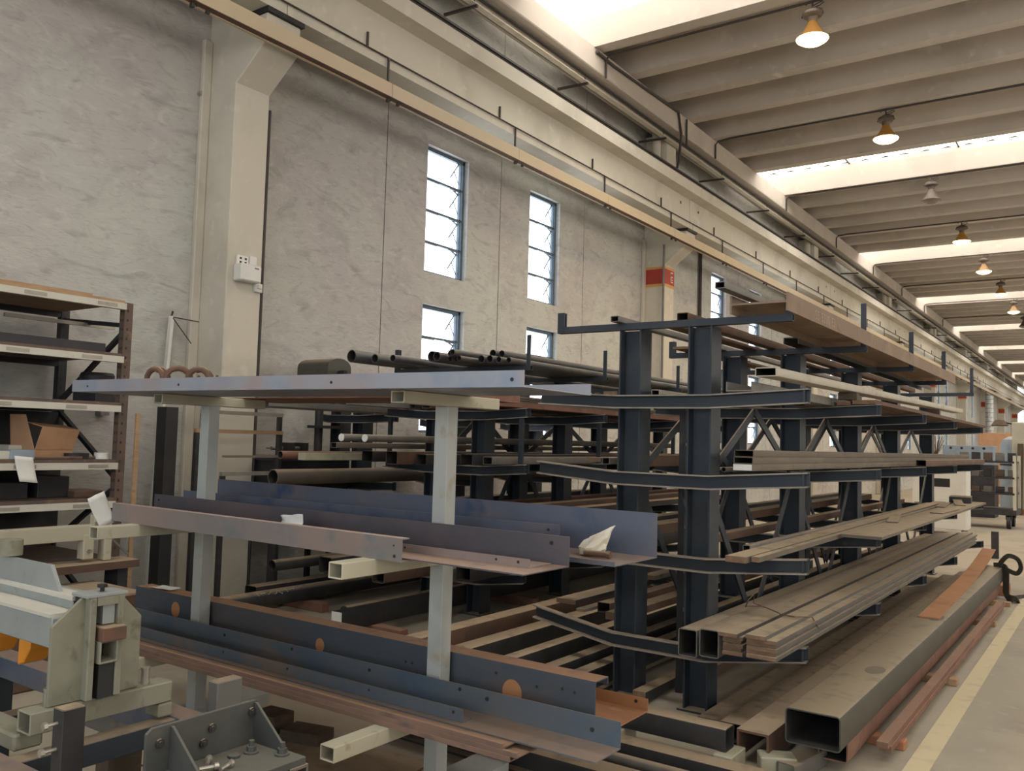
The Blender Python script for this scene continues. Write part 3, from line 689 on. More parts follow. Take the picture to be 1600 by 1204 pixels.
# lowest arms: two box tubes and two piles of flats
bar('square_tube', p_rhs(.115,.155,.006), W['steelgrey'], -2.042, .447, 4.72, 12.3, 'left of two tall box tubes on the lowest aisle rack arms', 'tube', 'tall box tubes')
bar('square_tube', p_rhs(.115,.155,.006), W['steelgrey'], -1.905, .467, 4.70, 12.4, 'right of two tall box tubes on the lowest aisle rack arms', 'tube', 'tall box tubes')
for g_, (x, z0, y0, w_, nm) in enumerate(((-1.783,.497,4.72,.115,'left'),(-1.60,.515,4.66,.165,'right'))):
    for k in range(6):
        dx = (.006,-.004,.005,-.006,.003,-.012 if g_==0 else .0)[k]; dy = (.0,.02,.008,.025,.012,-.03 if g_==0 else -.01)[k]
        bar('flat_bar', p_flat(w_-(.05 if (g_==1 and k==5) else 0)-(.007 if k%2 else 0), .0198), W['flatside'], x+dx-(.025 if (g_==1 and k==5) else 0), z0+.0208*k, y0+dy, 12.45+.03*k, '%s flat bar from the bottom in the %s pile on the lowest arms' % (ORD[k], nm), 'flat bar', 'piles of flat bars')
m = MB()
xs = [(-1.93,.655),(-1.86,.652),(-1.74,.632),(-1.69,.645),(-1.60,.648),(-1.53,.642),(-1.512,.56)]
m.tube([(x, 5.35+.1*math.sin(i*1.3), z+.004) for i,(x,z) in enumerate(xs)], .004, 5).tube([(-1.93,5.35,.655),(-1.90,5.3,.70),(-1.88,5.36,.74),(-1.87,5.32,.69),(-1.83,5.4,.66)], .004, 5)
o = m.obj('binding_wire', W['rust'], smooth=True); tag(o, 'loose twisted binding wire over the piles of flat bars', 'wire')
rows = [('flat_bar', p_flat(.11,.03), 'rust', -2.32, .418, 5.6, 12.0, 'brown flat', 'flat bar'),
        ('square_tube', p_rhs(.08,.06), 'steeldark', -2.46, .417, 5.7, 12.4, 'dark tube', 'tube'),
        ('flat_bar', p_flat(.12,.05), 'rust', -2.86, .44, 5.35, 12.5, 'thick brown bar', 'flat bar'),
        ('square_tube', p_rhs(.10,.07), 'rust', -2.99, .46, 5.45, 12.3, 'brown tube', 'tube'),
        ('flat_bar', p_flat(.07,.02), 'galv', -3.09, .475, 5.3, 12.1, 'pale flat', 'flat bar'),
        ('flat_bar', p_flat(.16,.03), 'steeldark', -3.24, .495, 5.35, 12.4, 'dark plate strip', 'flat bar'),
        ('flat_bar', p_flat(.12,.035), 'steelgrey', -3.16, .552, 6.5, 12.4, 'upper grey bar', 'flat bar')]
stock(rows, 'on the lowest arms of the '+AIS, 'stock on the lowest aisle rack arms', lev=R1[3])
# floor beside and under the aisle rack
for i,(y,x0,x1,mt) in enumerate(((5.28,-1.33,-1.00,'woodred'),(6.95,-1.33,-.97,'wood'),(9.55,-1.33,-1.0,'wood'),(10.9,-1.33,-1.0,'wood'))):
    o = MB().box(x0,x1,y,y+.09,0,.05).obj('wood_block', W[mt], bevel=.004); tag(o, '%s wooden bearer under the steel on the aisle floor, %s from the near end' % ('reddish' if i==0 else 'brown', ORD[i]), 'block', 'wooden bearers beside the aisle')
bar('square_tube', p_rhs(.15,.128,.008), W['rustred'], -1.235, .051, 4.72, 11.6, 'rusty box tube lying directly under the big grey box tube', 'tube')
BT = bar('square_tube', p_rhs(.27,.172,.007,.018), W['greytube'], -1.265, .18, 4.46, 11.62, 'big grey rectangular box tube lying along the aisle floor', 'tube')
for (y,x,l) in ((5.55-4.46,.055,.10),(7.6-4.46,.06,.14)):
    MB().prism([(x+.055*math.cos(t*.5236)*1.0-.0, y+l*math.sin(t*.5236)) for t in range(12)], .1721, .1735, 'Z').obj('grease_mark', W['greytube2'], BT, label='dark oval grease mark on the tube')
bar('flat_bar', p_flat(.062,.03), W['rustred'], -1.05, .051, 5.05, 10.7, 'lower of two rusty flat bars nearest the painted floor line', 'flat bar', 'pair of flats by the floor line')
bar('flat_bar', p_flat(.058,.03), W['rustred'], -1.055, .0815, 5.0, 10.6, 'upper of two rusty flat bars nearest the painted floor line', 'flat bar', 'pair of flats by the floor line')
m = MB(); n = 14; vs = []; fs = []
for k in range(n+1):
    t = k/n; y = 4.85*t; z = .004+.22*max(0,t-.45)**2*1.6; x = -.25*t*.45
    vs += [(x-.075,y,z),(x+.075,y,z),(x+.075,y,z+.01),(x-.075,y,z+.01)]
for k in range(n):
    for e in range(4): fs.append((4*k+e,4*k+(e+1)%4,4*k+4+(e+1)%4,4*k+4+e))
fs += [(3,2,1,0), tuple(4*n+e for e in range(4))]
o = m.add(vs,fs).obj('rusty_strip', W['orange'], None, (-1.25,7.52,.350)); tag(o, 'curved orange rusty steel strip lying on the big grey box tube', 'strip')
o = MB().box(-.16,.10,0,.35,0,.12).obj('wood_block', W['woodred'], None, (-1.20,11.7,.0), bevel=.008); tag(o, 'reddish brown block at the far end of the big grey box tube', 'block')
bar('steel_channel', p_chand(.17,.15,.012), W['rust'], -1.58, .03, 4.5, 12.2, 'brown channel on the floor under the lowest arms, nearest the big tube', 'channel', 'stock on the floor under the rack')
rows = [('square_tube', p_rhs(.14,.10), 'steeldark', -1.79, .02, 4.75, 12.2, 'dark box tube', 'tube'),
        ('steel_plate', p_flat(.16,.05), 'steeldark', -1.97, .02, 4.9, 12.2, 'dark thick plate', 'plate'),
        ('square_tube', p_rhs(.08,.08), 'rust', -2.40, .02, 5.75, 12.0, 'brown tube', 'tube'),
        ('flat_bar', p_flat(.09,.06), 'steeldark', -2.53, .02, 5.1, 12.0, 'dark bar', 'flat bar'),
        ('steel_beam', p_ibeam(.10,.16), 'steeldark', -2.87, .02, 4.45, 11.4, 'dark I beam', 'beam'),
        ('square_tube', p_rhs(.105,.16), 'steeldark', -3.08, .03, 4.35, 11.6, 'dusty box tube', 'tube'),
        ('square_tube', p_rhs(.115,.16), 'steeldark', -3.41, .03, 4.35, 11.8, 'dusty box tube', 'tube'),
        ('square_tube', p_rhs(.165,.17), 'steeldark', -3.80, .03, 4.3, 11.8, 'dusty topped large box tube', 'tube'),
        ('square_tube', p_rhs(.16,.20), 'rust', -4.17, .03, 4.6, 12.0, 'large brown box tube', 'tube')]
stock(rows, 'on the floor under the '+AIS, 'stock on the floor under the rack')
# middle rack
MID = 'middle rack'
zt = 2.346
rows = [('round_pipe', p_pipe(.06,.006), 'pipeblue', -5.99, zt, 5.85, 12.6, 'large grey pipe', 'pipe'),
        ('round_pipe', p_pipe(.045,.007), 'pipeblue', -5.83, zt, 6.0, 12.6, 'grey pipe', 'pipe'),
        ('round_pipe', p_pipe(.035,.006), 'pipeblue', -5.55, zt, 5.95, 12.6, 'brownish pipe', 'pipe'),
        ('round_pipe', p_pipe(.05,.005), 'pipeblue', -5.16, zt+.0, 6.05, 12.7, 'wide pale ended pipe', 'pipe'),
        ('round_pipe', p_pipe(.042,.005), 'pipeblue', -5.06, zt, 6.0, 12.7, 'medium pipe', 'pipe'),
        ('round_pipe', p_pipe(.026,.004), 'pipeblue', -4.985, zt, 6.1, 12.7, 'slim pipe', 'pipe'),
        ('round_pipe', p_pipe(.026,.004), 'pipeblue', -4.925, zt, 6.12, 12.7, 'slim pipe', 'pipe'),
        ('round_pipe', p_pipe(.026,.004), 'pipeblue', -4.865, zt, 6.08, 12.7, 'slim pipe', 'pipe'),
        ('round_pipe', p_pipe(.028,.004), 'pipeblue', -4.895, zt+.049, 6.02, 12.7, 'tan upper pipe', 'pipe'),
        ('round_pipe', p_pipe(.026,.004), 'pipeblue', -4.955, zt+.047, 6.06, 12.7, 'pale upper pipe', 'pipe'),
        ('round_pipe', p_pipe(.036,.004), 'pipeblue', -4.78, zt, 6.3, 12.7, 'dark pipe', 'pipe'),
        ('round_pipe', p_pipe(.036,.004), 'pipeblue', -4.70, zt, 6.32, 12.7, 'dark pipe', 'pipe'),
        ('round_pipe', p_pipe(.03,.004), 'pipeblue', -4.62, zt, 6.35, 12.7, 'tan pipe', 'pipe'),
        ('round_pipe', p_pipe(.028,.004), 'pipeblue', -4.545, zt, 6.4, 12.7, 'slim dark pipe', 'pipe'),
        ('round_pipe', p_pipe(.036,.004), 'pipeblue', -4.74, zt+.062, 6.42, 12.7, 'dark upper pipe', 'pipe'),
        ('round_pipe', p_pipe(.033,.004), 'pipeblue', -4.66, zt+.062, 6.45, 12.7, 'dark upper pipe', 'pipe')]
stock(rows, 'along the top of the '+MID, 'pipes along the top of the middle rack')
z1 = 1.952
bar('flat_bar', p_flat(.16,.045), W['rustred'], -4.60, z1, 4.1, 11.0, 'red brown bar at the bottom of the long stack on the upper middle arms', 'flat bar', 'long stack on the upper middle rack arms')
for k in range(3): bar('flat_bar', p_flat(.15,.018), W['steeltan'], -4.60+.01*k, z1+.046+.019*k, 4.9+.05*k, 11.2, '%s tan strip from the bottom in the long stack on the upper middle arms' % ORD[k], 'flat bar', 'long stack on the upper middle rack arms')
rows = [('steel_channel', p_chand(.12,.08), 'steeldark', -4.745, z1-.012, 6.2, 12.2, 'dark channel', 'channel'),
        ('square_tube', p_rhs(.10,.10), 'steeldark', -4.872, z1-.025, 6.0, 12.2, 'dark box tube', 'tube'),
        ('square_tube', p_rhs(.10,.08), 'rust', -5.25, z1-.03, 6.1, 12.2, 'brown box tube', 'tube'),
        ('square_tube', p_rhs(.07,.07), 'steeldark', -5.42, z1-.03, 6.1, 12.4, 'dark tube', 'tube'),
        ('steel_channel', p_chand(.14,.07), 'steelgrey', -5.85, z1-.01, 5.6, 12.0, 'grey channel', 'channel'),
        ('flat_bar', p_flat(.10,.05), 'steeltan', -6.05, z1, 5.5, 12.0, 'tan bar', 'flat bar')]
stock(rows, 'on the upper arms of the '+MID, 'stock on the upper middle rack arms', lev=R2[0])
z2 = 1.437
rows = [('square_tube', p_rhs(.10,.07), 'steelgrey', -4.60, z2, 6.2, 12.0, 'grey tube', 'tube'),
        ('steel_channel', p_chand(.14,.10), 'steeldark', -4.76, z2-.01, 6.1, 12.2, 'dark channel', 'channel'),
        ('square_tube', p_rhs(.12,.10), 'steeldark', -5.2, z2-.03, 6.0, 12.4, 'dark box tube', 'tube'),
        ('square_tube', p_rhs(.14,.12), 'rust', -5.38, z2-.03, 5.8, 12.0, 'brown box tube', 'tube'),
        ('round_bar', p_round(.032), 'steelgrey', -5.28, z2+.165, 5.35, 11.5, 'white ended round bar', 'bar'),
        ('round_bar', p_round(.032), 'steelgrey', -5.46, z2+.165, 5.25, 11.5, 'white ended round bar', 'bar'),
        ('square_tube', p_rhs(.07,.05), 'steeltan', -5.76, z2+.10, 5.45, 11.2, 'dusty angled tube', 'tube'),
        ('square_tube', p_rhs(.14,.10), 'steeldark', -5.78, z2-.01, 5.9, 11.8, 'dark box tube', 'tube'),
        ('timber_beam', p_flat(.10,.065), 'palegreen', -5.945, z2-.005, 5.25, 11.0, 'pale timber beam', 'timber'),
        ('round_pipe', p_pipe(.036,.005), 'rustred', -6.055, z2, 5.1, 12.0, 'red brown pipe', 'pipe'),
        ('flat_bar', p_flat(.035,.02), 'steeltan', -6.178, z2+.001, 4.6, 9.5, 'thin tan strip', 'flat bar')]
for o in stock(rows, 'on the second arms of the '+MID, 'stock on the second middle rack arms', lev=R2[1]):
    if o.name.startswith('round_bar'): MB().tube([(0,-.002,.032),(0,.004,.032)], .033, 16).obj('painted_end', W['paper'], o, label='white painted end face')
rows = [('flat_bar', p_flat(.16,.06), 'steeldark', -4.56, .932, 5.9, 12.0, 'dark thick bar', 'flat bar'),
        ('square_tube', p_rhs(.14,.12), 'rust', -4.80, .915, 5.8, 12.0, 'brown box tube', 'tube'),
        ('steel_channel', p_chand(.18,.12), 'rustred', -5.3, .90, 5.6, 12.0, 'red brown channel', 'channel'),
        ('square_tube', p_rhs(.12,.12), 'steeldark', -5.8, .915, 5.5, 12.0, 'dark box tube', 'tube'),
        ('square_tube', p_rhs(.12,.09), 'steeltan', -6.0, .93, 5.2, 12.0, 'dusty tube', 'tube'),
        ('flat_bar', p_flat(.12,.05), 'steeltan', -6.12, .934, 4.9, 12.0, 'dusty bar', 'flat bar')]
rows = rows[:4]+[rows[4][:3]+(-5.985,)+rows[4][4:], ('flat_bar', p_flat(.08,.05), 'steeltan', -6.12, .934, 4.9, 12.0, 'dusty bar', 'flat bar')]
stock(rows, 'on the third arms of the '+MID, 'stock on the third middle rack arms', lev=R2[2])
rows = [('square_tube', p_rhs(.16,.16), 'steeldark', -4.60, .44, 5.9, 12.0, 'dark square tube', 'tube'),
        ('square_tube', p_rhs(.14,.12), 'steelgrey', -4.82, .42, 5.9, 12.0, 'grey tube', 'tube'),
        ('square_tube', p_rhs(.14,.12), 'rust', -5.3, .385, 5.6, 12.0, 'brown tube', 'tube'),
        ('square_tube', p_rhs(.16,.14), 'steeldark', -5.86, .43, 5.5, 12.0, 'dark tube', 'tube'),
        ('round_pipe', p_pipe(.05), 'steeldark', -6.1, .45, 5.1, 12.0, 'dark pipe', 'pipe')]
stock(rows, 'on the lowest arms of the '+MID, 'stock on the lowest middle rack arms', lev=R2[3])
# floor below the middle rack
for i,(x,y) in enumerate(((-5.3,5.35),(-5.3,7.3),(-6.48,5.7),(-6.45,7.7))):
    o = MB().box(-.38,.38,0,.10,0,.085).obj('wood_block', W['rustred'], None, (x+(.12 if i<2 else 0),y,0), (0,0,.0), bevel=.004); tag(o, 'brown wooden bearer under floor stock, %s' % ('near one below middle rack','far one below middle rack','near one below wall rack','far one below wall rack')[i], 'block')
o = bar('square_tube', p_rhs(.115,.155,.006), W['black'], -5.168, .086, 5.0, 11.0, 'black box tube with white painted end on the floor', 'tube')
MB().box(-.055,.055,-.006,.002,.004,.15).obj('painted_end', W['paper'], o, label='white painted end face')
o = bar('round_bar', p_round(.06,16), W['steeldark'], -5.42, .086, 5.33, 11.2, 'thick dark round bar on floor bearers', 'bar')
o = bar('round_pipe', p_pipe(.075,.008), W['steeldark'], -6.35, .086, 4.75, 11.5, 'dark green grey pipe with chalk scribble on the floor', 'pipe')
MB().tube([(.055+.02*math.sin(k*2.1), .35+.022*k, .128+.018*math.cos(k*1.7)) for k in range(22)], .0035, 5).obj('chalk_scribble', W['chalkpale'], o, label='pale chalk scribble')
bar('square_tube', p_rhs(.16,.15), W['steeldark'], -6.62, .086, 5.3, 11.6, 'dark box tube on the bearers below the wall rack', 'tube')
bar('square_tube', p_rhs(.14,.10), W['steelgrey'], -7.105, .013, 7.0, 11.6, 'grey box tube on the floor nearest the plaster wall', 'tube')
for i,(px,py) in enumerate(((493,930),(578,952))):
    q = at(px,py,'Z',0); o = MB().box(-.05,.05,-.13,.13,0,.07).obj('wood_block', W['wood'], None, (q[0],q[1],0), (0,0,(1.2,.3,.9)[i]), bevel=.004); tag(o, 'loose brown wood block on the pale floor, %s' % ('beside the dark pipe','before the black tube','nearest the wall')[i], 'block')
# wall rack stock
rows = [('round_pipe', p_pipe(.075,.008), 'steeltan', -6.44, 1.172, 5.35, 11.5, 'big tan pipe', 'pipe'),
        ('flat_bar', p_flat(.14,.04), 'steeldark', -6.62, 1.17, 6.0, 11.3, 'dark bar', 'flat bar'),
        ('square_tube', p_rhs(.12,.10), 'steeldark', -6.78, 1.165, 6.0, 11.3, 'dark tube', 'tube')]
stock(rows, 'on the middle arms of the wall rack', 'stock on the wall rack', lev=R3[1])
rows = [('square_tube', p_rhs(.14,.12), 'steeldark', -6.45, .622, 5.8, 11.3, 'dark tube', 'tube'),
        ('square_tube', p_rhs(.14,.12), 'steeldark', -6.66, .62, 5.8, 11.3, 'dark tube', 'tube')]
stock(rows, 'on the lowest arms of the wall rack', 'stock on the wall rack', lev=R3[2])
rows = [('steel_channel', p_chand(.12,.07), 'steelgrey', -6.42, 1.902, 5.2, 11.3, 'grey channel', 'channel'),
        ('flat_bar', p_flat(.12,.04), 'steeltan', -6.6, 1.9, 4.6, 10.8, 'long tan board', 'board')]
stock(rows, 'on the top arms of the wall rack', 'stock on the wall rack', lev=R3[0])
# ================================================================== PALE STAND WITH SHEET SECTIONS (front)
st = empty('cantilever_stand', (-3.5, 3.17, 0)); tag(st, 'pale painted double sided cantilever stand in front of the blue racks', 'rack')
def L(v): return (v[0]+3.5, v[1]-3.17, v[2])
for xp in (-2.6, -4.4):
    m = MB(); x = xp+3.5
    m.hollow([(x-.04,-.037),(x+.04,-.037),(x+.04,.037),(x-.04,.037)], [(x-.035,-.032),(x+.035,-.032),(x+.035,.032),(x-.035,.032)], 0, 1.80, 'Z')
    p = m.obj('post', W['paintpale'], st, bevel=.004)
    MB().box(x-.1,x+.1,-.45,.45,0,.06).obj('foot', W['paintpale'], p)
    for (z, h, yf, yb) in ((1.855,.055,-.345,.37),(1.138,.066,-.675,.60),(.418,.062,-.68,.60)):
        for a, b in ((yf, -.037), (.037, yb)) if z < 1.8 else ((yf, yb),):
            m = MB(); w_ = .04
            m.hollow([(x-w_,z-h),(x+w_,z-h),(x+w_,z),(x-w_,z)], [(x-w_+.006,z-h+.006),(x+w_-.006,z-h+.006),(x+w_-.006,z-.006),(x-w_+.006,z-.006)], a, b)
            m.obj('arm', W['paintcream'], st, bevel=.003)
def sect(name, prof, mat, x0, x1, yref, z, label, cat='sheet section', yaw=0, group=None, holes=(), bev=0):
    """cold formed section along X; prof in (y,z), thickness included"""
    mb = MB().prism(prof, 0, x1-x0, 'X')
    def punch(m):
        for (hx, hz, r, yy) in holes:
            m.prism([(hx+r*math.cos(k*.5236), hz+r*math.sin(k*.5236)) for k in range(12)], yy-.0016, yy+.0016, 'Y')
    if holes: mb.second(punch)
    o = mb.obj(name, [mat, W['black']], None, (x0, yref, z), (0,0,yaw)); return tag(o, label, cat, group)
T = .004
def chan(d, hf, hb, t=T):   # tray: front lip hf at y=0, rear lip hb at y=d
    p = [(0,0),(d,0),(d,hb),(d-t,hb),(d-t,t),(t,t),(t,hf),(0,hf)]
    return p if hb > t else [(0,0),(d,0),(d,t),(t,t),(t,hf),(0,hf)]
def angb(d, hb, hf=0, t=T): # base to the front, upright at the back (y=0), small front lip
    p = [(-d,0),(0,0),(0,hb),(-t,hb),(-t,t),(-d+t,t),(-d+t,max(hf,t*1.5)),(-d,max(hf,t*1.5))]
    return p
# top arms
sect('sheet_tray', chan(.57,.066,.05), W['mill'], -4.92, -1.885, 2.615, 1.857, 'wide shallow blue grey sheet tray across the top arms of the pale stand', yaw=.05, holes=[(.15,.03,.006,0),(.95,.03,.007,0),(2.02,.03,.007,0),(2.98,.03,.008,0)])
sect('sheet_tray', [(0,0),(.58,0),(.58,.075),(.574,.075),(.574,.006),(0,.006)], W['rustred'], -4.72, -2.72, 3.37, 1.857, 'red rusted sheet tray overhanging the back of the top arms', yaw=0)
# middle arms
zM = 1.139
sect('sheet_channel', [(0,0),(.10,0),(.10,T),(T,T),(T,.092),(.045,.092),(.045,.097),(0,.097)], W['milltan'], -4.64, -2.41, 2.735, zM, 'grey brown channel at the front of the middle arms', yaw=-.025, holes=[(2.19,.022,.007,0),(2.185,.065,.004,0)])
sect('sheet_angle', angb(.33,.122), W['millpurple'], -4.78, -1.835, 3.085, zM+.005, 'dark purple sheet angle lying in front of the pale posts', yaw=-.012, holes=[(2.86,.09,.008,-.006),(.05,.09,.006,-.006)])
sect('sheet_angle', [(0,.0),(.16,0),(.16,T),(T,T),(T,.034),(0,.034)], W['milltan'], -3.6, -1.915, 2.90, zM+.0095, 'low lipped sheet strip with holes resting on the purple angle', yaw=-.012, holes=[(1.02,.019,.005,0),(1.52,.019,.005,0),(1.63,.019,.006,0)])
sect('sheet_angle', angb(.40,.20,.02), W['millblue'], -4.9, -1.72, 3.62, zM, 'tall blue sheet angle at the back of the middle arms', yaw=.0)
sect('sheet_angle', angb(.12,.125), W['millblue'], -4.95, -2.10, 3.40, zM+.006, 'shorter blue sheet angle in front of the tall blue one', yaw=.0, holes=[(2.79,.10,.007,-.006)])
# lower arms
zL = .42
o = sect('box_section', [(0,0),(.06,0),(.06,.005),(.005,.005),(.005,.227),(.105,.227),(.105,.20),(.11,.20),(.11,.232),(0,.232)], W['rustbox'], -5.15, -1.80, 3.225, zL+.006, 'long rusty C section with round openings behind the pale posts', 'channel', holes=[(hx,hz,.007,0) for hx,hz in ((2.30,.14),(2.34,.14),(2.84,.18),(3.06,.16),(3.19,.175),(3.25,.17))])
for hx, hz, r in ((.43,.14,.046),(.72,.115,.046),(1.70,.125,.036),(2.93,.11,.058)):
    MB().prism([(hx+r*.9*math.cos(k*.3142), hz+r*math.sin(k*.3142)) for k in range(20)], -.0015, .0, 'Y').obj('round_opening', W['orange'], o, label='round opening showing orange rust')
sect('sheet_tray', [(.113,0),(.50,0),(.50,.058),(.496,.058),(.496,T),(.113,T)], W['orange'], -4.6, -1.80, 3.225, zL, 'orange rusted tray behind the long C section', yaw=.0, holes=[(2.74,.038,.008,.494)])
sect('sheet_angle', angb(.20,.105), W['millteal'], -4.95, -1.605, 3.085, zL+.0455, 'blue sheet angle with punched holes in front of the lower posts', holes=[(.9+.55*k,.072+.012*(k%2),.008,-.006) for k in range(4)]+[(2.7,.07,.009,-.006),(3.22,.05,.009,-.006)])
sect('sheet_angle', [(0,0),(.06,0),(.06,T),(T,T),(T,.055),(0,.055)], W['millteal'], -4.85, -2.26, 2.925, zL+.0505, 'shorter blue sheet lip resting on the punched angle', holes=[(1.0,.035,.006,0),(1.5,.035,.006,0),(2.05,.035,.006,0),(2.54,.035,.007,0)])
for k in range(3):
    sect('sheet_strip', [(0,.026),(.012,.026),(.012,.004),(.006,.004),(.006,0),(0,0)] if k < 0 else [(0,0),(.24,0),(.24,.005),(.005,.005),(.005,.0165),(.018,.0165),(.018,.019),(0,.019)], W['rustsheet'], -4.95+.02*k, -1.93-.02*k+.05*(k==1), 2.80+.003*k, zL+.0005+.0195*k, '%s of the rust red sheets stacked on the lower front arms' % ('lowest','middle','topmost')[k], group='rust red sheets')
# tags, wrap, coil rings
def sheet_obj(name, pts, mat, th=.002, **k):
    """thin bent paper / film from a grid of points"""
    n, mth = len(pts), len(pts[0]); vs = [p for r in pts for p in r]; fs = [(i*mth+j, i*mth+j+1, (i+1)*mth+j+1, (i+1)*mth+j) for i in range(n-1) for j in range(mth-1)]
    o = MB().add(vs, fs).obj(name, mat, smooth=True, **k); s = o.modifiers.new('s','SOLIDIFY'); s.thickness = th; return o
def paper(name, c, u, v, w, h, curl, label, mat='paper', cat='label', nn=6):
    c, u, v = Vector(c), Vector(u).normalized(), Vector(v).normalized(); nrm = u.cross(v)
    pts = [[tuple(c+u*(w*(i/nn-.5))+v*(h*(j/nn-.5))+nrm*(curl*((j/nn-.5)**2*4)+curl*.3*math.sin(i*1.7+j))) for j in range(nn+1)] for i in range(nn+1)]
    o = sheet_obj(name, pts, W[mat]); return tag(o, label, cat)
q = at(158,796,'X',-4.66)
o = paper('paper_tag', (q[0],q[1],q[2]), (0,.8,.35), (0,-.45,.9), .10, .19, .012, 'white paper tag tied to the left end of the grey brown channel')
q = at(618,1166,'Z',.36); paper('paper_tag', (-2.92,q[1],.104), (1,.2,0), (0,1,.05), .16, .09, .008, 'curled white paper label lying below the lower arm of the stand')
o = MB().box(-.09,.09,-.06,.06,0,.10).obj('wood_block', W['wooddark'], None, (-2.92,q[1],0)); tag(o, 'dark wood block under the curled white paper label', 'block')
q = at(210,900,'Z',.66); paper('paper_tag', (-4.92,3.275,.665), (1,0,.03), (.1,1,0), .20, .09, .006, 'flat white paper label on the left end of the rusty C section')
q = at(815,886,'Z',1.155); paper('paper_tag', (-2.04,2.985,1.151), (1,0,0), (.0,1,0), .12, .12, .0, 'pale paper sheet on the low lipped strip, right end')
q = at(460,808,'Z',1.24); paper('paper_tag', (-3.33,2.90,1.222), (1,0,.1), (.0,.3,1), .16, .06, .02, 'crumpled white paper poking up behind the grey brown channel')
# crumpled film on a bolt
rnd = random.Random(3); m = MB()
prof = [(.0,.02,.004),(.035,.028,.0),(.06,.05,.012),(.07,.06,.035),(.06,.075,.06),(.045,.095,.085),(.024,.125,.11),(.012,.15,.13),(.004,.165,.14)]
vs = []; fs = []; n = 14
for r, ax, z in prof:
    for k in range(n):
        t = 2*math.pi*k/n; jit = 1+.22*rnd.uniform(-1,1); vs.append((ax+r*jit*math.cos(t)*.9, r*.6*jit*math.sin(t), max(.0,z+r*.12*rnd.uniform(-1,1))))
for i in range(len(prof)-1):
    for k in range(n): q0 = i*n; fs.append((q0+k,q0+(k+1)%n,q0+n+(k+1)%n,q0+n+k))
q = at(915,866,'Z',1.145)
o = m.add(vs,fs).obj('plastic_wrap', W['plastic'], None, (q[0]-.03,q[1],1.1435), (0,0,.15)); tag(o, 'crumpled clear plastic wrap on the tan tray by the blue angle', 'wrap')
o = MB().tube([(0,0,0),(.11,0,0)], .013, 10).tube([(.11,0,0),(.125,0,0)], .018, 6).obj('bolt', W['rust'], None, (q[0]+.02,q[1]-.045,1.160), (0,0,.1), smooth=True); tag(o, 'short rusty bolt beside the crumpled plastic wrap', 'bolt')
for i,(px,rz) in enumerate(((246,.3),(279,1.0),(312,.7))):
    q = at(px,583,'Y',3.02); c = []; R_ = (.068,.068,.062)[i]
    for k in range(22):
        t = 2*math.pi*k/16; c.append((R_*math.cos(t), -.03+.06*k/22, R_+.018+R_*math.sin(t)))
    o = MB().tube(c, .017, 8).tube([c[0],(c[0][0]+.035,c[0][1],c[0][2]+.0),(c[0][0]+.045,c[0][1],c[0][2]+.03)], .008, 6).obj('coil_ring', W['rust'], None, (q[0],3.02,1.862), (0,0,rz), smooth=True); tag(o, 'dusty rusty coil ring on the sheet tray, %s from the left' % ORD[i], 'ring', 'coil rings on the sheet tray')
# ================================================================== FLOOR STOCK IN FRONT OF THE AISLE RACK
for i,(x,w_) in enumerate(((-2.30,.13),(-1.66,.10))):
    o = MB().box(-w_/2,w_/2,0,.20,0,.10).obj('timber_plank', W['palegreen'], None, (x,4.285,0), bevel=.004); tag(o, 'pale timber bearer under the dark crosswise box tube, %s one' % ('left','right')[i], 'timber', 'pale bearers before the aisle rack')
bar('square_tube', p_rhs(.12,.115,.006), W['steeldark'], 4.39, .101, -2.75, -1.66, 'dark box tube lying crosswise in front of the aisle rack posts', 'tube', along='X')
bar('steel_channel', p_chand(.12,.09,.008), W['steeldark'], 4.215, .0, -3.1, -1.2, 'dark channel lying crosswise before the dark box tube', 'channel', 'crosswise floor stock', along='X')
bar('round_pipe', p_pipe(.03,.004), W['steelgrey'], 4.09, .0, -3.2, -1.0, 'shiny grey pipe lying crosswise on the floor', 'pipe', 'crosswise floor stock', along='X')
bar('steel_plate', p_flat(.22,.02), W['steeltan'], 3.93, .0, -3.2, -1.0, 'dusty plate lying crosswise beside the shiny pipe', 'plate', 'crosswise floor stock', along='X')
bar('steel_beam', p_ibeam(.12,.12), W['steeldark'], 3.72, .0, -3.3, -1.0, 'dark I beam lying crosswise on the floor below the stand', 'beam', 'crosswise floor stock', along='X')
bar('steel_plate', p_flat(.26,.03), W['rust'], 3.48, .0, -2.42, -1.1, 'rusty plate lying crosswise nearest the pale stand foot', 'plate', 'crosswise floor stock', along='X')
q = at(1205,1185,'Z',.1)
o = MB().box(-.10,.08,-.06,.06,0,.09).obj('timber_block', W['palegreen'], None, (q[0],q[1]+.12,.0), (0,0,.5), bevel=.006); tag(o, 'pale green ended timber block beside the crosswise channel', 'block')
q = at(1235,1185,'Z',.08)
o = MB().hollow(*p_rhs(.10,.08,.006)[1:], 0, .34).obj('square_tube', W['steelgrey'], None, (q[0],q[1]-.08,.0), (0,0,-.2)); tag(o, 'short grey square tube end in front of the big grey box tube', 'tube')
q = at(560,1165,'Z',0)
o = MB().box(-.85,.42,-.40,.40,0,.012).obj('steel_plate', W['rust'], None, (-3.25,3.05,.0), (0,0,.12)); tag(o, 'rusty brown steel sheet lying on the floor below the pale stand', 'plate')
for i,(px,py,a,sx,sy,sz) in enumerate(((425,1125,.1,.09,.16,.11),(480,1140,.25,.12,.16,.07))):
    q = at(px,py,'Z',.06); o = MB().box(-sx,sx,-sy/2,sy/2,0,sz).obj('wood_block', W['wooddark'], None, (q[0],q[1],.0 if i==0 else .0), (0,0,a), bevel=.004); tag(o, 'dark wooden block on the floor left of the lower pale arm, %s' % ('taller one','flatter one')[i], 'block')
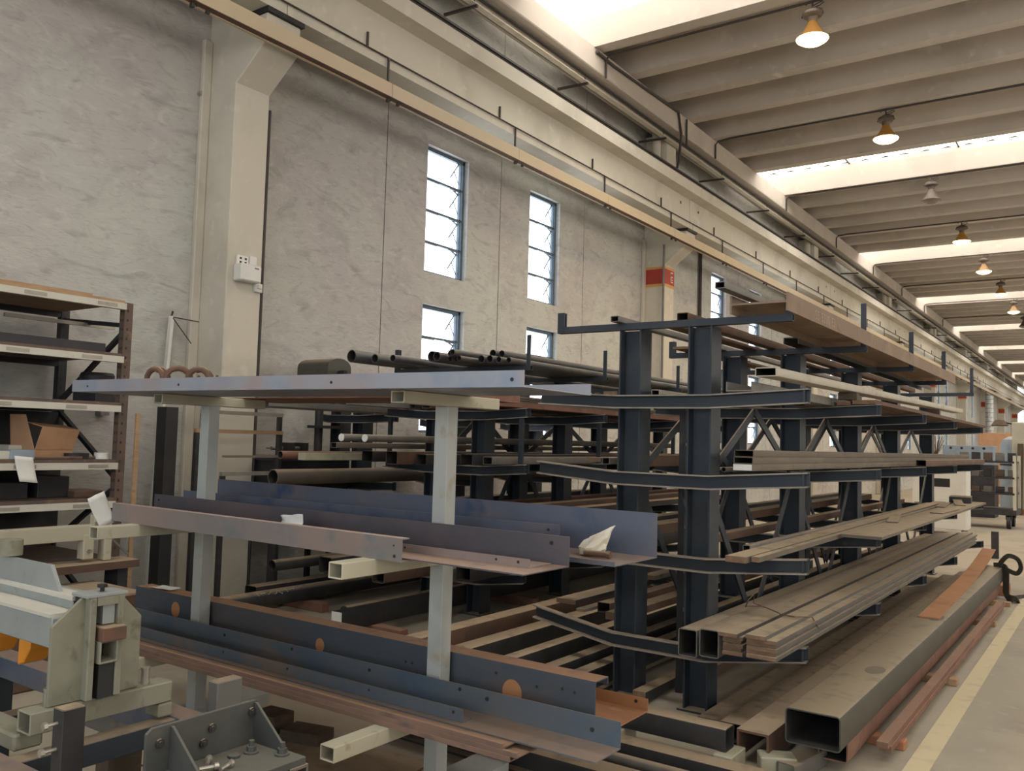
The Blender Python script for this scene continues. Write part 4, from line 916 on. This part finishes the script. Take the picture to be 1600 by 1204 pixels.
# ================================================================== LIFTING BEAM (front left)
lb = empty('lifting_beam', (-3.0, 1.75, .615)); tag(lb, 'pale green steel lifting beam with pinned cross tube, front left corner', 'lifting beam')
Z0 = .615
def loc(x,y,z): return (x+3.0, y-1.75, z-Z0)
def bx(x0,x1,y0,y1,z0,z1,mb=None): 
    return (mb or MB()).box(x0+3.0,x1+3.0,y0-1.75,y1-1.75,z0-Z0,z1-Z0)
m = MB(); m.hollow([(-.09,0),(0,0),(0,.075),(-.09,.075)], [(-.082,.008),(-.008,.008),(-.008,.067),(-.082,.067)], 1.52-1.75, 2.055-1.75)
m.obj('cross_tube', W['green'], lb, bevel=.006)
bx(-3.40,-3.06,1.50,1.60,.555,.612).obj('lower_tube', W['green'], lb, bevel=.008)
bx(-3.09,-3.0,2.0,2.06,.56,.612).obj('end_shoe', W['green'], lb, bevel=.006)
for y in (1.60,1.965):
    p = MB().tube([loc(-3.045,y,.68),loc(-3.045,y,.745)], .016, 12).tube([loc(-3.045,y,.744),loc(-3.045,y,.752)], .018, 12).obj('pin', W['chrome'], lb, smooth=True)
m = MB(); m.prism([(a-1.75,b-Z0) for a,b in ((1.585,.692),(1.705,.692),(1.705,1.045),(1.69,1.05),(1.585,.962))], -.035, -.02, 'X'); m.obj('end_plate', W['green'], lb, bevel=.002)
m = MB(); m.prism([(a-1.75,b-Z0) for a,b in ((1.825,.692),(1.92,.692),(1.92,.955),(1.845,1.035),(1.825,1.04))], -.035, -.02, 'X'); m.obj('end_plate', W['green'], lb, bevel=.002)
for y0,y1 in ((1.70,1.725),(1.805,1.83)): bx(-3.06,-2.985,y0,y1,.692,1.05).obj('guide_bar', W['green'], lb, bevel=.003)
bx(-3.09,-2.985,1.685,1.84,1.05,1.062).obj('top_plate', W['greenlight'], lb, bevel=.002)
bx(-3.06,-2.985,1.725,1.805,1.02,1.05).obj('cap_bar', W['green'], lb)
bx(-3.10,-3.06,1.70,1.83,.692,1.05).obj('inner_web', W['black'], lb)
bx(-3.05,-3.0,1.755,1.80,.95,1.02).obj('inner_block', W['greenlight'], lb)
bx(-3.04,-2.955,1.735,1.825,.895,.945).obj('clamp_block', W['rust'], lb, bevel=.003)
m = MB(); m.hollow([(1.735-1.75,.815-Z0),(1.805-1.75,.815-Z0),(1.805-1.75,.895-Z0),(1.735-1.75,.895-Z0)], [(1.742-1.75,.823-Z0),(1.798-1.75,.823-Z0),(1.798-1.75,.889-Z0),(1.742-1.75,.889-Z0)], -.06, .03, 'X'); m.obj('guide_tube', W['green'], lb, bevel=.003)
bx(-3.03,-2.99,1.745,1.80,.692,.815).obj('lower_strut', W['steeldark'], lb)
MB().tube([loc(-3.03,1.765,1.062),loc(-3.03,1.765,1.078)], .008, 8).tube([loc(-3.03,1.765,1.078),loc(-3.03,1.765,1.088)], .018, 6).obj('bolt', W['black'], lb)
# main beam running back from the end plate
m = MB()
m.prism([(1.605-1.75,.88-Z0),(1.83-1.75,.88-Z0),(1.83-1.75,1.03-Z0),(1.70-1.75,1.03-Z0),(1.70-1.75,.985-Z0),(1.605-1.75,.985-Z0)], -1.9, -.06, 'X'); m.obj('main_beam', W['greenlight'], lb, bevel=.004)
bx(-4.9,-3.07,1.60,1.70,.985,.997).obj('flange_strip', W['shelfwhite'], lb)
bx(-4.9,-3.09,1.69,1.76,1.03,1.045).obj('flange_strip', W['shelfwhite'], lb)
m = MB(); m.prism([(-1.9,1.045-Z0),(-.215,1.045-Z0),(-.285,1.135-Z0),(-1.9,1.135-Z0)], 1.705-1.75, 1.72-1.75, 'Y'); m.obj('top_rib', W['greenlight'], lb)
MB().lathe([(0,-.03),(.05,-.03),(.05,.03),(0,.03)], 20, loc(-3.62,1.71,1.17)).obj('lifting_eye', W['green'], lb, smooth=True)
# orange hooks and dark frame under the lifting beam
for i,(px,py) in enumerate(((8,985),(58,1010))):
    q = at(px,py,'Y',1.72); m = MB()
    m.prism([(-.05,.06),(.035,.06),(.035,.02),(-.01,-.035),(-.05,-.05)], -.045, .045, 'Y')
    o = m.obj('lifting_hook', W['orangepaint'], None, (q[0],1.72,.80), bevel=.004); tag(o, 'bright orange steel claw under the lifting beam, %s' % ('outer','inner')[i], 'hook', 'orange claws')
    o2 = MB().tube([(q[0],1.72,.86),(q[0],1.72,.885)], .012, 8).obj('pin', W['chrome'], o); o2.matrix_parent_inverse = Matrix.Translation(-Vector(o.location))
fr = empty('support_frame', (-3.3, 1.75, 0)); tag(fr, 'dark blue grey steel frame carrying the green lifting beam', 'frame')
def fb(x0,x1,y0,y1,z0,z1,nm,mt='steeldark'): return MB().box(x0+3.3,x1+3.3,y0-1.75,y1-1.75,z0,z1).obj(nm, W[mt], fr, bevel=.003)
for (x0,x1,y0,y1) in ((-4.6,-2.72,1.40,1.48),(-4.6,-2.72,2.06,2.16)): fb(x0,x1,y0,y1,.46,.555,'rail','millblue')
for x in (-4.5,-3.55,-3.05): fb(x,x+.08,1.48,2.06,.47,.55,'cross_rail','rack')
for x in (-4.5,-2.8):
    for y in (1.40,2.07): fb(x,x+.08,y,y+.08,0,.46,'leg','rack')
fb(-4.6,-3.4,1.2,1.3,.50,.56,'rail','steelgrey')
for x in (-4.5,-3.5): fb(x,x+.06,1.2,1.48,.44,.50,'cross_rail','rack')
# steel post with bolts in front of the cross tube
q = at(135,1094,'X',-2.72)
sp = empty('steel_post', (-2.80, 1.47, 0)); tag(sp, 'upright flat steel post with small bolts before the lifting beam', 'post')
MB().box(0,.06,.02,.095,0,.76).obj('bar', W['steeldark'], sp, bevel=.003)
m = MB()
for (y,z,l) in ((.005,.715,.035),(.0,.635,.04)):
    m.tube([(.03,.02,z),(.03,.02-l,z)], .006, 8).tube([(.03,.02-l,z),(.03,.02-l-.012,z)], .013, 6)
for (y,z) in ((.035,.51),(.075,.495)): m.tube([(.06,y,z),(.072,y,z)], .008, 6)
m.obj('bolt', W['chrome'], sp)
o = MB().box(0,.06,0,.12,0,.665).obj('steel_block', W['steelgrey'], None, (-2.98,2.20,0), bevel=.004); tag(o, 'grey steel block standing behind the pin of the cross tube', 'block')
# bolted angle bracket
br = empty('angle_bracket', (-2.4, 1.56, .605)); tag(br, 'grey gusseted angle bracket with loose bolts, front edge', 'bracket')
m = MB(); m.prism([(0,-.11),(.41,-.11),(.41,.145),(.40,.15),(.02,.15),(0,.135)], -.008, .004, 'X'); m.obj('back_plate', W['bracket'], br, bevel=.002)
m = MB(); m.box(0.004,.24,.0,.42,-.012,.012); m.obj('base_plate', W['bracket'], br, bevel=.002)
for y in (.085,.40):
    m = MB(); m.prism([(.004,.012),(.17,.012),(.17,.02),(.014,.142),(.004,.142)], y-.005, y+.005, 'Y'); m.obj('gusset', W['bracket'], br, bevel=.001)
m = MB()
for (y,z) in ((.045,.10),(.045,-.03),(.23,.10),(.20,.06),(.385,.115)): m.tube([(.004,y,z),(.012,y,z)], .014, 12).tube([(.012,y,z),(.015,y,z)], .008, 8)
m.obj('bolt_head', W['steeldark'], br)
for (x,y) in ((.08,.33),(.17,.38)):
    m = MB().tube([(x,y,.012),(x,y,.018)], .024, 16).tube([(x,y,.018),(x,y,.034)], .016, 6).tube([(x,y,.034),(x,y,.052)], .009, 10); m.obj('bolt', W['bracket'], br)
MB().tube([(.07,.27,.012),(.07,.27,.02)], .02, 16).obj('washer', W['bracket'], br)
for i,(x,y,a) in enumerate(((.10,.12,1.2),(.13,.11,.2),(.15,.16,1.9),(.09,.155,2.4))):
    o = MB().tube([(0,0,0),(.045,0,0)], .006, 8).tube([(.045,0,0),(.058,0,0)], .0115, 12).obj('bolt', W['chrome'], None, (-2.4+x,1.56+y,.617+.0125), (0,0,a), smooth=True); tag(o, 'loose shiny socket bolt on the angle bracket, %s of the small heap' % ORD[i], 'bolt', 'loose bolts on the bracket')
fb2 = MB().box(0.005,.25,-.1,.45,.0,.152).obj('steel_slab', W['steeldark'], None, (-2.45,1.5,.44)); tag(fb2, 'dark steel slab carrying the grey angle bracket', 'slab')
o = MB().box(.02,.10,-.2,.0,0,.44).box(.02,.10,.5,.62,0,.44).box(.22,.3,-.2,.0,0,.44).box(.22,.3,.5,.62,0,.44).box(.02,.3,-.2,.62,.05,.1).obj('trestle', W['steeldark'], None, (-2.45,1.5,0)); tag(o, 'dark steel trestle under the slab at the front edge', 'trestle')
bar('steel_channel', p_chand(.14,.10,.01), W['steelgrey'], 2.28, .30, -3.9, -2.55, 'grey channel running behind the angle bracket', 'channel', along='X')
for x in (-3.7,-2.8):
    o = MB().box(-.05,.05,-.08,.08,0,.299).obj('wood_block', W['wooddark'], None, (x,2.28,0)); tag(o, 'dark upright block under the grey channel, %s end' % ('left' if x<-3 else 'right'), 'block')
# ================================================================== PALLET SHELF AT THE LEFT
sh = empty('storage_shelf', (-7.0, 2.4, 0)); tag(sh, 'tall dark pallet shelf with white edged boards against the left wall', 'shelf')
def S(x0,x1,y0,y1,z0,z1,nm,mt,par=None,bev=0,label=None):
    return MB().box(x0+7.0,x1+7.0,y0-2.4,y1-2.4,z0,z1).obj(nm, W[mt], par or sh, bevel=bev, label=label)
for ye in (3.84, .75):
    for xf in (-6.53, -7.50):
        m = MB().box(xf-.035+7,xf+.035+7,ye-2.4,ye+.07-2.4,0,2.66)
        def holes(m, xf=xf, ye=ye):
            for k in range(34):
                z = .12+.075*k
                for dx in (-.014,.014): m.box(xf+7+dx-.006, xf+7+dx+.006, ye-2.4-.0015, ye-2.4+.0, z-.01, z+.01)
                m.box(xf+7+.035, xf+7+.0365, ye-2.4+.02, ye-2.4+.034, z-.01, z+.01)
        m.second(holes).obj('upright', [W['shelfrust' if xf>-7 else 'shelfdark'], W['black']], sh)
    m = MB()
    for (za,zb,r) in ((2.58,2.48,0),(1.86,2.44,1),(1.80,1.25,0),(.65,1.2,1),(.6,.1,0)):
        a = (-7.5+7, ye-2.4+.035, za); b = (-6.53+7, ye-2.4+.035, zb); m.bar(a, b, .035)
    m.obj('brace', W['shelfdark'], sh)
LV = [.58,1.035,1.335,1.785,2.175,2.60]
for i, z in enumerate(LV):
    m = MB().box(-6.52+7,-6.47+7,.8-2.4,3.84-2.4,z,z+.05)
    def strips(m, z=z, i=i):
        for k in range(5): yy = 1.2+.55*k+.1*(i%3); m.box(-6.469+7,-6.4665+7,yy-2.4,yy-2.4+.16,z+.012,z+.038)
    m.second(strips).obj('beam', [W['shelfwhite'], W['galv']], sh, label='white painted front beam')
    S(-7.52,-7.47,.8,3.84,z,z+.05,'beam','shelfdark')
    S(-7.47,-6.50,.82,3.84,z+.045,z+.075,'shelf_board','shelfrust' if i < 5 else 'wood')
    if i in (4,): S(-6.62,-6.50,.9,3.7,z+.076,z+.14,'edge_bar','shelfdark')
S(-7.46,-7.42,.82,3.84,.0,1.78,'back_panel','shelfdark')
o = MB().box(-7.45,-6.55,.9,3.6,2.677,2.70).obj('board', W['wood'], bevel=.002); tag(o, 'pale board lying on top of the storage shelf', 'board')
o = MB().box(0,.03,0,.9,0,.03).obj('square_tube', W['galv'], None, (-7.1,3.2,2.5), (0,0,0)); tag(o, 'pale tube sticking out below the shelf top', 'tube')
def T_(name, px, py, lev, dx, label, cat, w, d, h, mat, rz=0, bev=.004):
    q = at(px, py, 'X', dx); z = LV[lev]+.0755
    o = MB().box(-w/2,w/2,-d/2,d/2,0,h).obj(name, W[mat], None, (dx,q[1],z), (0,0,rz), bevel=bev); return tag(o, label, cat)
# upper deck goods
T_('steel_lump', 150, 605, 3, -6.9, 'dark machined block on the shelf level behind the sheet tray end', 'block', .26, .22, .13, 'shelfdark', .2)
q = at(158,588,'X',-6.95)
o = MB().lathe([(0,0),(.12,0),(.135,.03),(.128,.06),(.135,.09),(.12,.115),(0,.12)], 24).obj('grinding_disc', W['steeldark'], None, (-6.9,q[1]-.06,LV[3]+.2065), smooth=True); tag(o, 'stack shaped dark round fitting on the shelf block', 'fitting')
# middle deck goods
cb = empty('cardboard_box', (-6.78, 3.40, LV[2]+.0755)); tag(cb, 'open brown cardboard box tilted on the shelf', 'box'); cb.rotation_euler = (0,0,.25)
MB().box(-.12,.12,-.17,.17,0,.07).obj('body', W['cardboard'], cb)
m = MB(); m.add([(.12,-.17,.07),(.12,.17,.07),(.16,.19,.22),(.16,-.15,.24),(.125,-.17,.07),(.125,.17,.07),(.165,.19,.22),(.165,-.15,.24)], [(0,1,2,3),(7,6,5,4),(0,4,5,1),(1,5,6,2),(2,6,7,3),(3,7,4,0)]); m.obj('flap', W['cardboard'], cb)
m = MB(); m.add([(.16,.19,.22),(.16,-.15,.24),(.02,-.16,.27),(.02,.18,.25),(.16,.19,.226),(.16,-.15,.246),(.02,-.16,.276),(.02,.18,.256)], [(0,1,2,3),(7,6,5,4),(0,4,5,1),(1,5,6,2),(2,6,7,3),(3,7,4,0)]); m.obj('flap', W['cardboard'], cb)
m = MB(); m.add([(.12,-.17,.07),(-.12,-.17,.07),(-.10,-.21,.33),(.06,-.21,.33),(.12,-.174,.07),(-.12,-.174,.07),(-.10,-.214,.33),(.06,-.214,.33)], [(0,1,2,3),(7,6,5,4),(0,4,5,1),(1,5,6,2),(2,6,7,3),(3,7,4,0)]); m.obj('flap', W['cardboard'], cb)
T_('tray_box', 28, 704, 2, -6.60, 'pale grey blue tray box at the shelf edge', 'box', .16, .17, .07, 'bluegrey', 0)
T_('tray_box', 24, 704, 2, -6.82, 'cream tray box behind the grey blue one', 'box', .16, .17, .10, 'cabcream', 0)
T_('tray_box', 2, 704, 2, -6.60, 'small cream box left of the grey blue tray box', 'box', .12, .12, .06, 'cabcream', 0)
q = at(40,733,'X',-6.455); paper('paper_sheet', (-6.455,q[1],q[2]), (0,1,-.1), (0,-.25,1), .13, .19, .01, 'crumpled paper sheet hanging from the shelf edge under the tray box', cat='paper')
q = at(140,712,'X',-6.65)
o = MB().lathe([(.05,0),(.09,0),(.09,.045),(.05,.045),(.05,0)], 22).obj('tape_roll', W['black'], None, (-6.66,q[1]-.10,LV[2]+.0755)); tag(o, 'dark tape roll lying on the shelf right of the cardboard box', 'roll')
o = MB().lathe([(.03,0),(.055,0),(.055,.05),(.03,.05),(.03,0)], 22).obj('tape_roll', W['paper'], None, (-6.62,q[1]+.08,LV[2]+.0755)); tag(o, 'white tape roll lying next to the dark tape roll', 'roll')
for i in range(3): T_('flat_offcut', 70+22*i, 720, 2, -6.56-.03*i, 'brown flat offcut on the shelf edge, %s from the left' % ORD[i], 'offcut', .05, .34, .02, 'rust', .05*i-.05)
# lower decks
for i,(px,dx,h,d,mt) in enumerate(((0,-6.9,.12,.24,'shelfdark'),(66,-6.9,.16,.24,'steeldark'),(122,-6.8,.05,.24,'rust'))):
    T_('steel_stock', px, 800, 1, dx, 'dark steel stock on the low shelf, %s from the left' % ORD[i], 'stock', .3, d, h, mt)
# green guide frame resting on the lowest shelf
gf = empty('guide_frame', (-6.35, 3.0, .66)); tag(gf, 'pale cream clamp frame with bolts in front of the lowest shelf', 'frame')
G = lambda x0,x1,y0,y1,z0,z1,nm,mt='paintcream': MB().box(x0,x1,y0,y1,z0,z1).obj(nm, W[mt], gf, bevel=.004)
G(-.05,.05,-.55,.62,.16,.27,'body'); G(-.05,.05,-.55,-.40,0,.16,'leg'); G(-.03,.06,.50,.58,.02,.2,'lug'); G(-.03,.06,.66,.72,.0,.22,'lug'); G(-.02,.05,.58,.72,.22,.34,'bracket')
MB().tube([(.05,.6,.28),(.07,.6,.28)], .022, 10).tube([(.06,.54,.08),(.075,.54,.08)], .016, 10).obj('bolt', W['chrome'], gf, smooth=True)
MB().bar((.04,.72,.16),(.05,.86,.03),.016).bar((.06,-.62,.30),(.06,-.2,.40),.02).obj('rod', W['steelgrey'], gf)
o = MB().box(-6.46,-6.2,2.2,3.9,.60,.655).obj('timber_plank', W['rust']); tag(o, 'brown bar ledge under the cream clamp frame', 'timber')
for x,y in ((-6.42,2.3),(-6.42,3.75)): 
    o = MB().box(x,x+.18,y,y+.08,0,.598).obj('trestle', W['shelfdark']); tag(o, 'dark trestle leg under the brown bar ledge, %s one' % ('near' if y<3 else 'far'), 'trestle')
o = MB().box(-6.30,-5.6,2.5,3.6,.0,.52).obj('steel_crate', W['rust'], bevel=.01); tag(o, 'low rust brown crate on the floor before the storage shelf', 'crate')
o = MB().box(0,.02,0,.035,0,1.78).obj('wood_board', W['wood'], None, (-6.50,3.98,0)); tag(o, 'narrow wooden board standing beside the shelf upright', 'board')
# items along the wall between shelf and column
o = MB().box(-.07,.07,-.06,.06,0,1.86).obj('steel_post', W['steeldark'], None, (-7.0,4.60,0)); tag(o, 'dark square steel post standing before the wall right of the shelf', 'post')
q0 = at(268,494,'X',-7.60); q1 = at(231,795,'X',-7.45)
o = MB().bar(tuple(q0), (q1[0],q1[1],0.016), .05, .03).obj('aluminium_bar', W['box_white']); tag(o, 'long pale aluminium bar leaning against the wall by the shelf', 'bar')
m = MB().tube([tuple(q0), (q0[0]+.02,q0[1],q0[2]+.05)], .01, 6).tube([(q0[0]+.03,q0[1],q0[2]-.01),(q0[0]+.10,q0[1]+.24,q0[2]-.03)], .006, 6).tube([(q0[0]+.03,q0[1],q0[2]-.02),(q0[0]+.05,q0[1]+.2,q0[2]-.25)], .005, 6)
o = m.obj('wire_hook', W['darkrod']); tag(o, 'thin bent wire at the top of the leaning aluminium bar', 'wire')
for i,(z,y0,y1,mt) in enumerate(((1.815,4.85,5.78,'galv'),(1.64,4.75,5.74,'wood'),(1.25,5.0,5.7,'galv'))):
    o = MB().box(-.02,.02,0,y1-y0,0,.035).obj('long_strip', W[mt], None, (-6.86+.06*i,y0,z), (0,0,0)); tag(o, '%s horizontal strip crossing before the first column, %s' % (('pale metal','knotty wooden','thin grey')[i], ('upper','middle','lower')[i]), 'strip')
    for ya in (0,y1-y0-.05): MB().box(-.02,.02,ya,ya+.04,-z,0).obj('stand', W['steeldark'], o)
o = MB().box(-.05,.05,-.04,.04,0,.15).obj('rubber_pad', W['steelgrey'], None, (XW+.05,4.33,1.77)); tag(o, 'small grey pad fixed to the wall left of the steel post', 'pad')
# bench with vice and motor cover near the wall
tb = empty('tool_bench', (-7.21, 6.42, 0)); tag(tb, 'dark tool bench against the wall behind the pipes', 'bench')
MB().box(-.29,.29,-.66,.35,1.0,1.38).obj('cabinet', W['black'], tb)
for x in (-.27,.22):
    for y in (-.64,.28): MB().box(x,x+.05,y,y+.05,0,1.0).obj('leg', W['shelfdark'], tb)
MB().box(-.31,.31,-.68,.37,1.38,1.42).obj('bench_top', W['shelfdark'], tb)
m = MB()
for z in (1.02,1.2): m.box(.291,.294,-.6,.3,z,z+.012)
m.obj('drawer_gap', W['steelgrey'], tb)
vi = empty('bench_vice', (-7.05,6.12,1.421)); tag(vi, 'small dark bench vice on the tool bench', 'vice')
MB().box(-.1,.1,-.1,.1,0,.05).box(-.08,.08,-.16,-.06,.05,.14).box(-.08,.08,.06,.12,.05,.14).obj('body', W['black'], vi); MB().tube([(0,-.3,.08),(0,.1,.08)], .02, 8).tube([(-.1,-.28,.08),(.1,-.28,.08)], .008, 6).obj('screw', W['steelgrey'], vi)
q = at(516,575,'X',-7.15); DY = 6.58
dm = empty('pillar_drill', (-7.15,DY,1.421)); tag(dm, 'grey green pillar drill with rounded head cover behind the sheet tray', 'drill')
m = MB(); m.prism([(-.17+.0,0),(.17,0)]+[(.17*math.cos(t*.3927)*1.0, .10+.10*math.sin(t*.3927)) for t in range(0,9)], -.24, .24, 'X')
m.obj('head_cover', W['greytube'], dm, (0,0,.86), smooth=True)
MB().tube([(-.05,0,0),(-.05,0,.86)], .045, 14).obj('column', W['steeldark'], dm, smooth=True); MB().box(-.15,.2,-.13,.13,0,.04).obj('foot', W['steeldark'], dm); MB().box(.0,.18,-.09,.09,.60,.86).obj('gear_head', W['black'], dm); MB().box(-.1,.2,-.12,.12,.3,.33).obj('table', W['steeldark'], dm)
MB().tube([(.24,0,.90),(.33,0,.90)], .03, 10).obj('spindle', W['black'], dm)
# ================================================================== FAR BACKGROUND
cab = empty('machine_cabinet', (-1.95,28.3,0)); tag(cab, 'tall cream machine cabinet at the far right of the aisle', 'cabinet')
MB().box(-.55,1.0,-.3,.9,.12,2.55).obj('body', W['cabcream'], cab, bevel=.02); MB().box(-.6,1.0,-.35,.9,.0,.12).obj('plinth', W['woodred'], cab)
MB().box(-.1,.0,-.31,-.30,2.3,2.42).obj('label_plate', W['black'], cab); MB().box(.12,.9,-.34,-.3,.12,2.1).obj('door', W['cabinet'], cab); MB().box(.25,.30,-.36,-.34,.5,.95).obj('handle', W['black'], cab)
for i,(x,t,mt) in enumerate(((-2.30,.05,'wooddark'),(-2.12,.06,'wood'))):
    o = MB().bar((x,27.6,0),(x+.02,27.88,1.95-.0*i),.14,.05).obj('timber_plank', W[mt]); tag(o, '%s plank leaning on the tall cream cabinet' % ('dark','light brown')[i], 'timber', 'planks on the far cabinet')
tr = empty('trolley', (-2.35,22.6,0)); tag(tr, 'dark steel trolley stacked with tooling beyond the racks', 'trolley')
MB().box(-.75,.45,-.5,.6,.30,.42).obj('chassis', W['shelfdark'], tr); 
for (x,y) in ((.3,-.4),(.3,.5),(-.65,-.4)):
    w_ = MB().tube([(x-.04,y,.15),(x+.04,y,.15)], .15, 20).obj('wheel', W['black'], tr, smooth=True); MB().box(x-.06,x+.06,y-.05,y+.05,.2,.31).obj('fork', W['shelfdark'], w_)
for x in (-.72,.42):
    for ya in (-.5,.54): MB().box(x-.03,x+.03,ya,ya+.06,.42,1.62).obj('frame_post', W['cabcream'] if x>0 else W['shelfdark'], tr)
for z in (.75,1.1,1.45): MB().box(-.72,.42,-.5,.6,z,z+.04).obj('deck', W['shelfdark'], tr)
k = 0
for z in (.79,1.14,1.49):
    for j in range(5):
        k += 1; hh = .10+.03*((j*3+k)%4)
        o = MB().box(-.08,.08,-.12,.12,0,hh).obj('tool_block', W[('shelfrust','shelfdark','steelgrey')[(j+k)%3]], None, (-2.95+.24*j,22.35,z+.0005), bevel=.006); tag(o, 'tooling block on the far trolley, %s deck, %s from the left' % (('low','middle','top')[(.79,1.14,1.49).index(z)], ORD[j]), 'block', 'tooling on the far trolley')
dk = empty('control_desk', (-3.05,19.6,0)); tag(dk, 'white metal control desk seen past the rack ends', 'desk')
MB().box(-.5,.5,0,.6,.1,1.3).obj('body', W['box_white'], dk, bevel=.01); MB().box(-.1,.2,-.005,0,.95,1.12).obj('screen', W['black'], dk); MB().box(-.5,.5,-.02,.62,1.3,1.33).obj('desk_top', W['paper'], dk); MB().box(-.46,.46,-.005,0,.6,.62).obj('drawer_gap', W['steelgrey'], dk)
for x in (-.45,.4): MB().box(x,x+.05,.05,.55,0,.1).obj('leg', W['steelgrey'], dk)
cr = empty('crate_stand', (-3.3,26.0,0)); tag(cr, 'blue grey ribbed crate on a dark stand in the far aisle', 'crate')
MB().box(-.6,.6,-.4,.4,1.35,1.85).obj('crate', W['bluegrey'], cr, bevel=.01); MB().box(-.62,.62,-.42,.42,.0,1.35).obj('stand', W['shelfdark'], cr)
m = MB()
for k in range(4): m.tube([(-.4+.26*k,-.405,1.78),(-.4+.26*k,-.40,1.78)], .035, 10)
m.obj('knob', W['black'], cr)
for i,(x,y,s) in enumerate(((-3.45,33,.9),(-2.4,33.4,.8))):
    o = MB().box(-s/2,s/2,0,s,0,1.5+.3*i).box(-s*.52,s*.52,-.03,s+.02,1.5+.3*i,2.35).obj('cardboard_box', W['cardboard'], None, (x,y,0), bevel=.01); tag(o, 'large cardboard carton stack in the far aisle, %s' % ('left','right')[i], 'box', 'far cartons')
dr = empty('fume_drum', (-2.65,31.0,0)); tag(dr, 'pale blue drum with dark band beyond the trolley', 'drum')
MB().lathe([(0,0),(.45,0),(.45,1.9),(.38,2.1),(.2,2.2),(0,2.22)], 28).obj('body', W['bluegrey'], dr, smooth=True); MB().lathe([(.452,1.3),(.456,1.3),(.456,1.36),(.452,1.36)], 28).obj('band', W['black'], dr)
q = at(1546,650,'Y',64); 
o = MB().tube([(q[0],64,1.0),(q[0],64,5.7)], .24, 20).obj('spiral_duct', W['duct'], smooth=True)
m = MB()
for k in range(16): m.lathe([(.242,0),(.25,.015),(.242,.03)], 20, (q[0],64,1.1+.29*k))
m.obj('seam', W['steelgrey'], o); tag(o, 'shiny vertical spiral air duct in the far aisle', 'duct')
o = MB().box(-.5,.5,-.5,.5,0,1.0).obj('fan_unit', W['shelfdark'], None, (q[0],64,0)); tag(o, 'dark fan unit at the foot of the spiral duct', 'fan')
q = at(1562,660,'Y',30); fn = empty('boom_lamp', (q[0],30,0)); tag(fn, 'dark work lamp on a tall boom stand in the far aisle', 'lamp')
MB().tube([(.6,0,0),(.6,0,q[2]-.1),(.15,0,q[2])], .03, 8).obj('stand', W['black'], fn); MB().lathe([(0,.1),(.12,.08),(.24,-.08),(.22,-.1),(0,-.02)], 18, (0,0,q[2])).obj('shade', W['wooddark'], fn, smooth=True); MB().box(.35,.85,-.25,.25,0,.05).obj('foot', W['black'], fn)
q = at(1462,698,'Y',24.0); pl = empty('potted_plant', (q[0],24.0,0)); tag(pl, 'small spiky potted plant far behind the stacked tubes', 'plant')
MB().lathe([(0,1.35),(.13,1.35),(.17,1.6),(.15,1.6),(0,1.55)], 18).obj('pot', W['woodred'], pl, smooth=True); MB().box(-.2,.2,-.2,.2,0,1.35).obj('stand', W['shelfdark'], pl)
m = MB()
for k in range(14):
    a = k*2.4; m.bar((0,0,1.55),(.2*math.cos(a),.2*math.sin(a),1.85+.1*(k%3)),.02,.006)
m.obj('leaves', W['wooddark'], pl)
# lifting sling at the aisle end of the big tube
def smooth_pts(p, n=5):
    P = [Vector(a) for a in p]; out = []
    for i in range(len(P)-1):
        a = P[max(i-1,0)]; b = P[i]; c = P[i+1]; d = P[min(i+2,len(P)-1)]
        for k in range(n):
            t = k/n; out.append(.5*((2*b)+(c-a)*t+(2*a-5*b+4*c-d)*t*t+(3*b-a-3*c+d)*t**3))
    return out+[P[-1]]
def ribbon(pts, w, nm, mat, parent=None):
    """flat strap along 3-D points, width w across"""
    m = MB(); pts = smooth_pts(pts); vs = []; fs = []; th = .006
    for i, p in enumerate(pts):
        d = (pts[min(i+1,len(pts)-1)]-pts[max(i-1,0)]).normalized(); s = d.cross(Vector((.55,.83,0.05))).normalized()
        s = Vector((.75,-.45,.35)) if s.length < .2 else s
        nrm = d.cross(s).normalized()
        for a, b in ((-1,-1),(1,-1),(1,1),(-1,1)): vs.append(tuple(p+s*(w/2*a)+nrm*(th*b)))
    for i in range(len(pts)-1):
        for e in range(4): fs.append((4*i+e,4*i+(e+1)%4,4*i+4+(e+1)%4,4*i+4+e))
    n = len(pts)-1; fs += [(3,2,1,0), tuple(4*n+e for e in range(4))]
    return m.add(vs,fs).obj(nm, mat, parent, smooth=False)
XS = -1.115
def spt(px, py, X=XS): return tuple(at(px,py,'X',X))
sl = ribbon([(-1.22,11.5,.362),(-1.13,11.5,.366),(-1.10,11.5,.34)]+[(-1.095,11.5-.002*k,.30-.045*k) for k in range(0,6)]+[(-1.07,11.46,.03),(-1.0,11.40,.012),(-.96,11.3,.03),(-1.0,11.22,.05),(-1.07,11.3,.03)], .075, 'lifting_sling', W['rubber'])
tag(sl, 'dark webbing sling draped over the far end of the big tube', 'sling')
ribbon([(-1.16,11.45,.365),(-1.13,11.42,.43),(-1.06,11.40,.50),(-.97,11.40,.47),(-.94,11.40,.38),(-.98,11.42,.31),(-1.06,11.43,.33),(-1.10,11.44,.36)], .05, 'sling_eye', W['rubber'], sl)
ribbon([(-1.02,11.55,.012),(-.92,11.75,.012),(-.84,12.1,.012),(-.70,12.2,.012),(-.5,12.25,.012)], .06, 'sling_tail', W['rubber'], sl)
o = MB().box(-.05,.05,-.05,.05,0,.42).obj('bollard', W['shelfdark'], None, tuple(at(1555,872,'Z',0))); tag(o, 'dark square bollard post at the far corner of the rack', 'bollard')
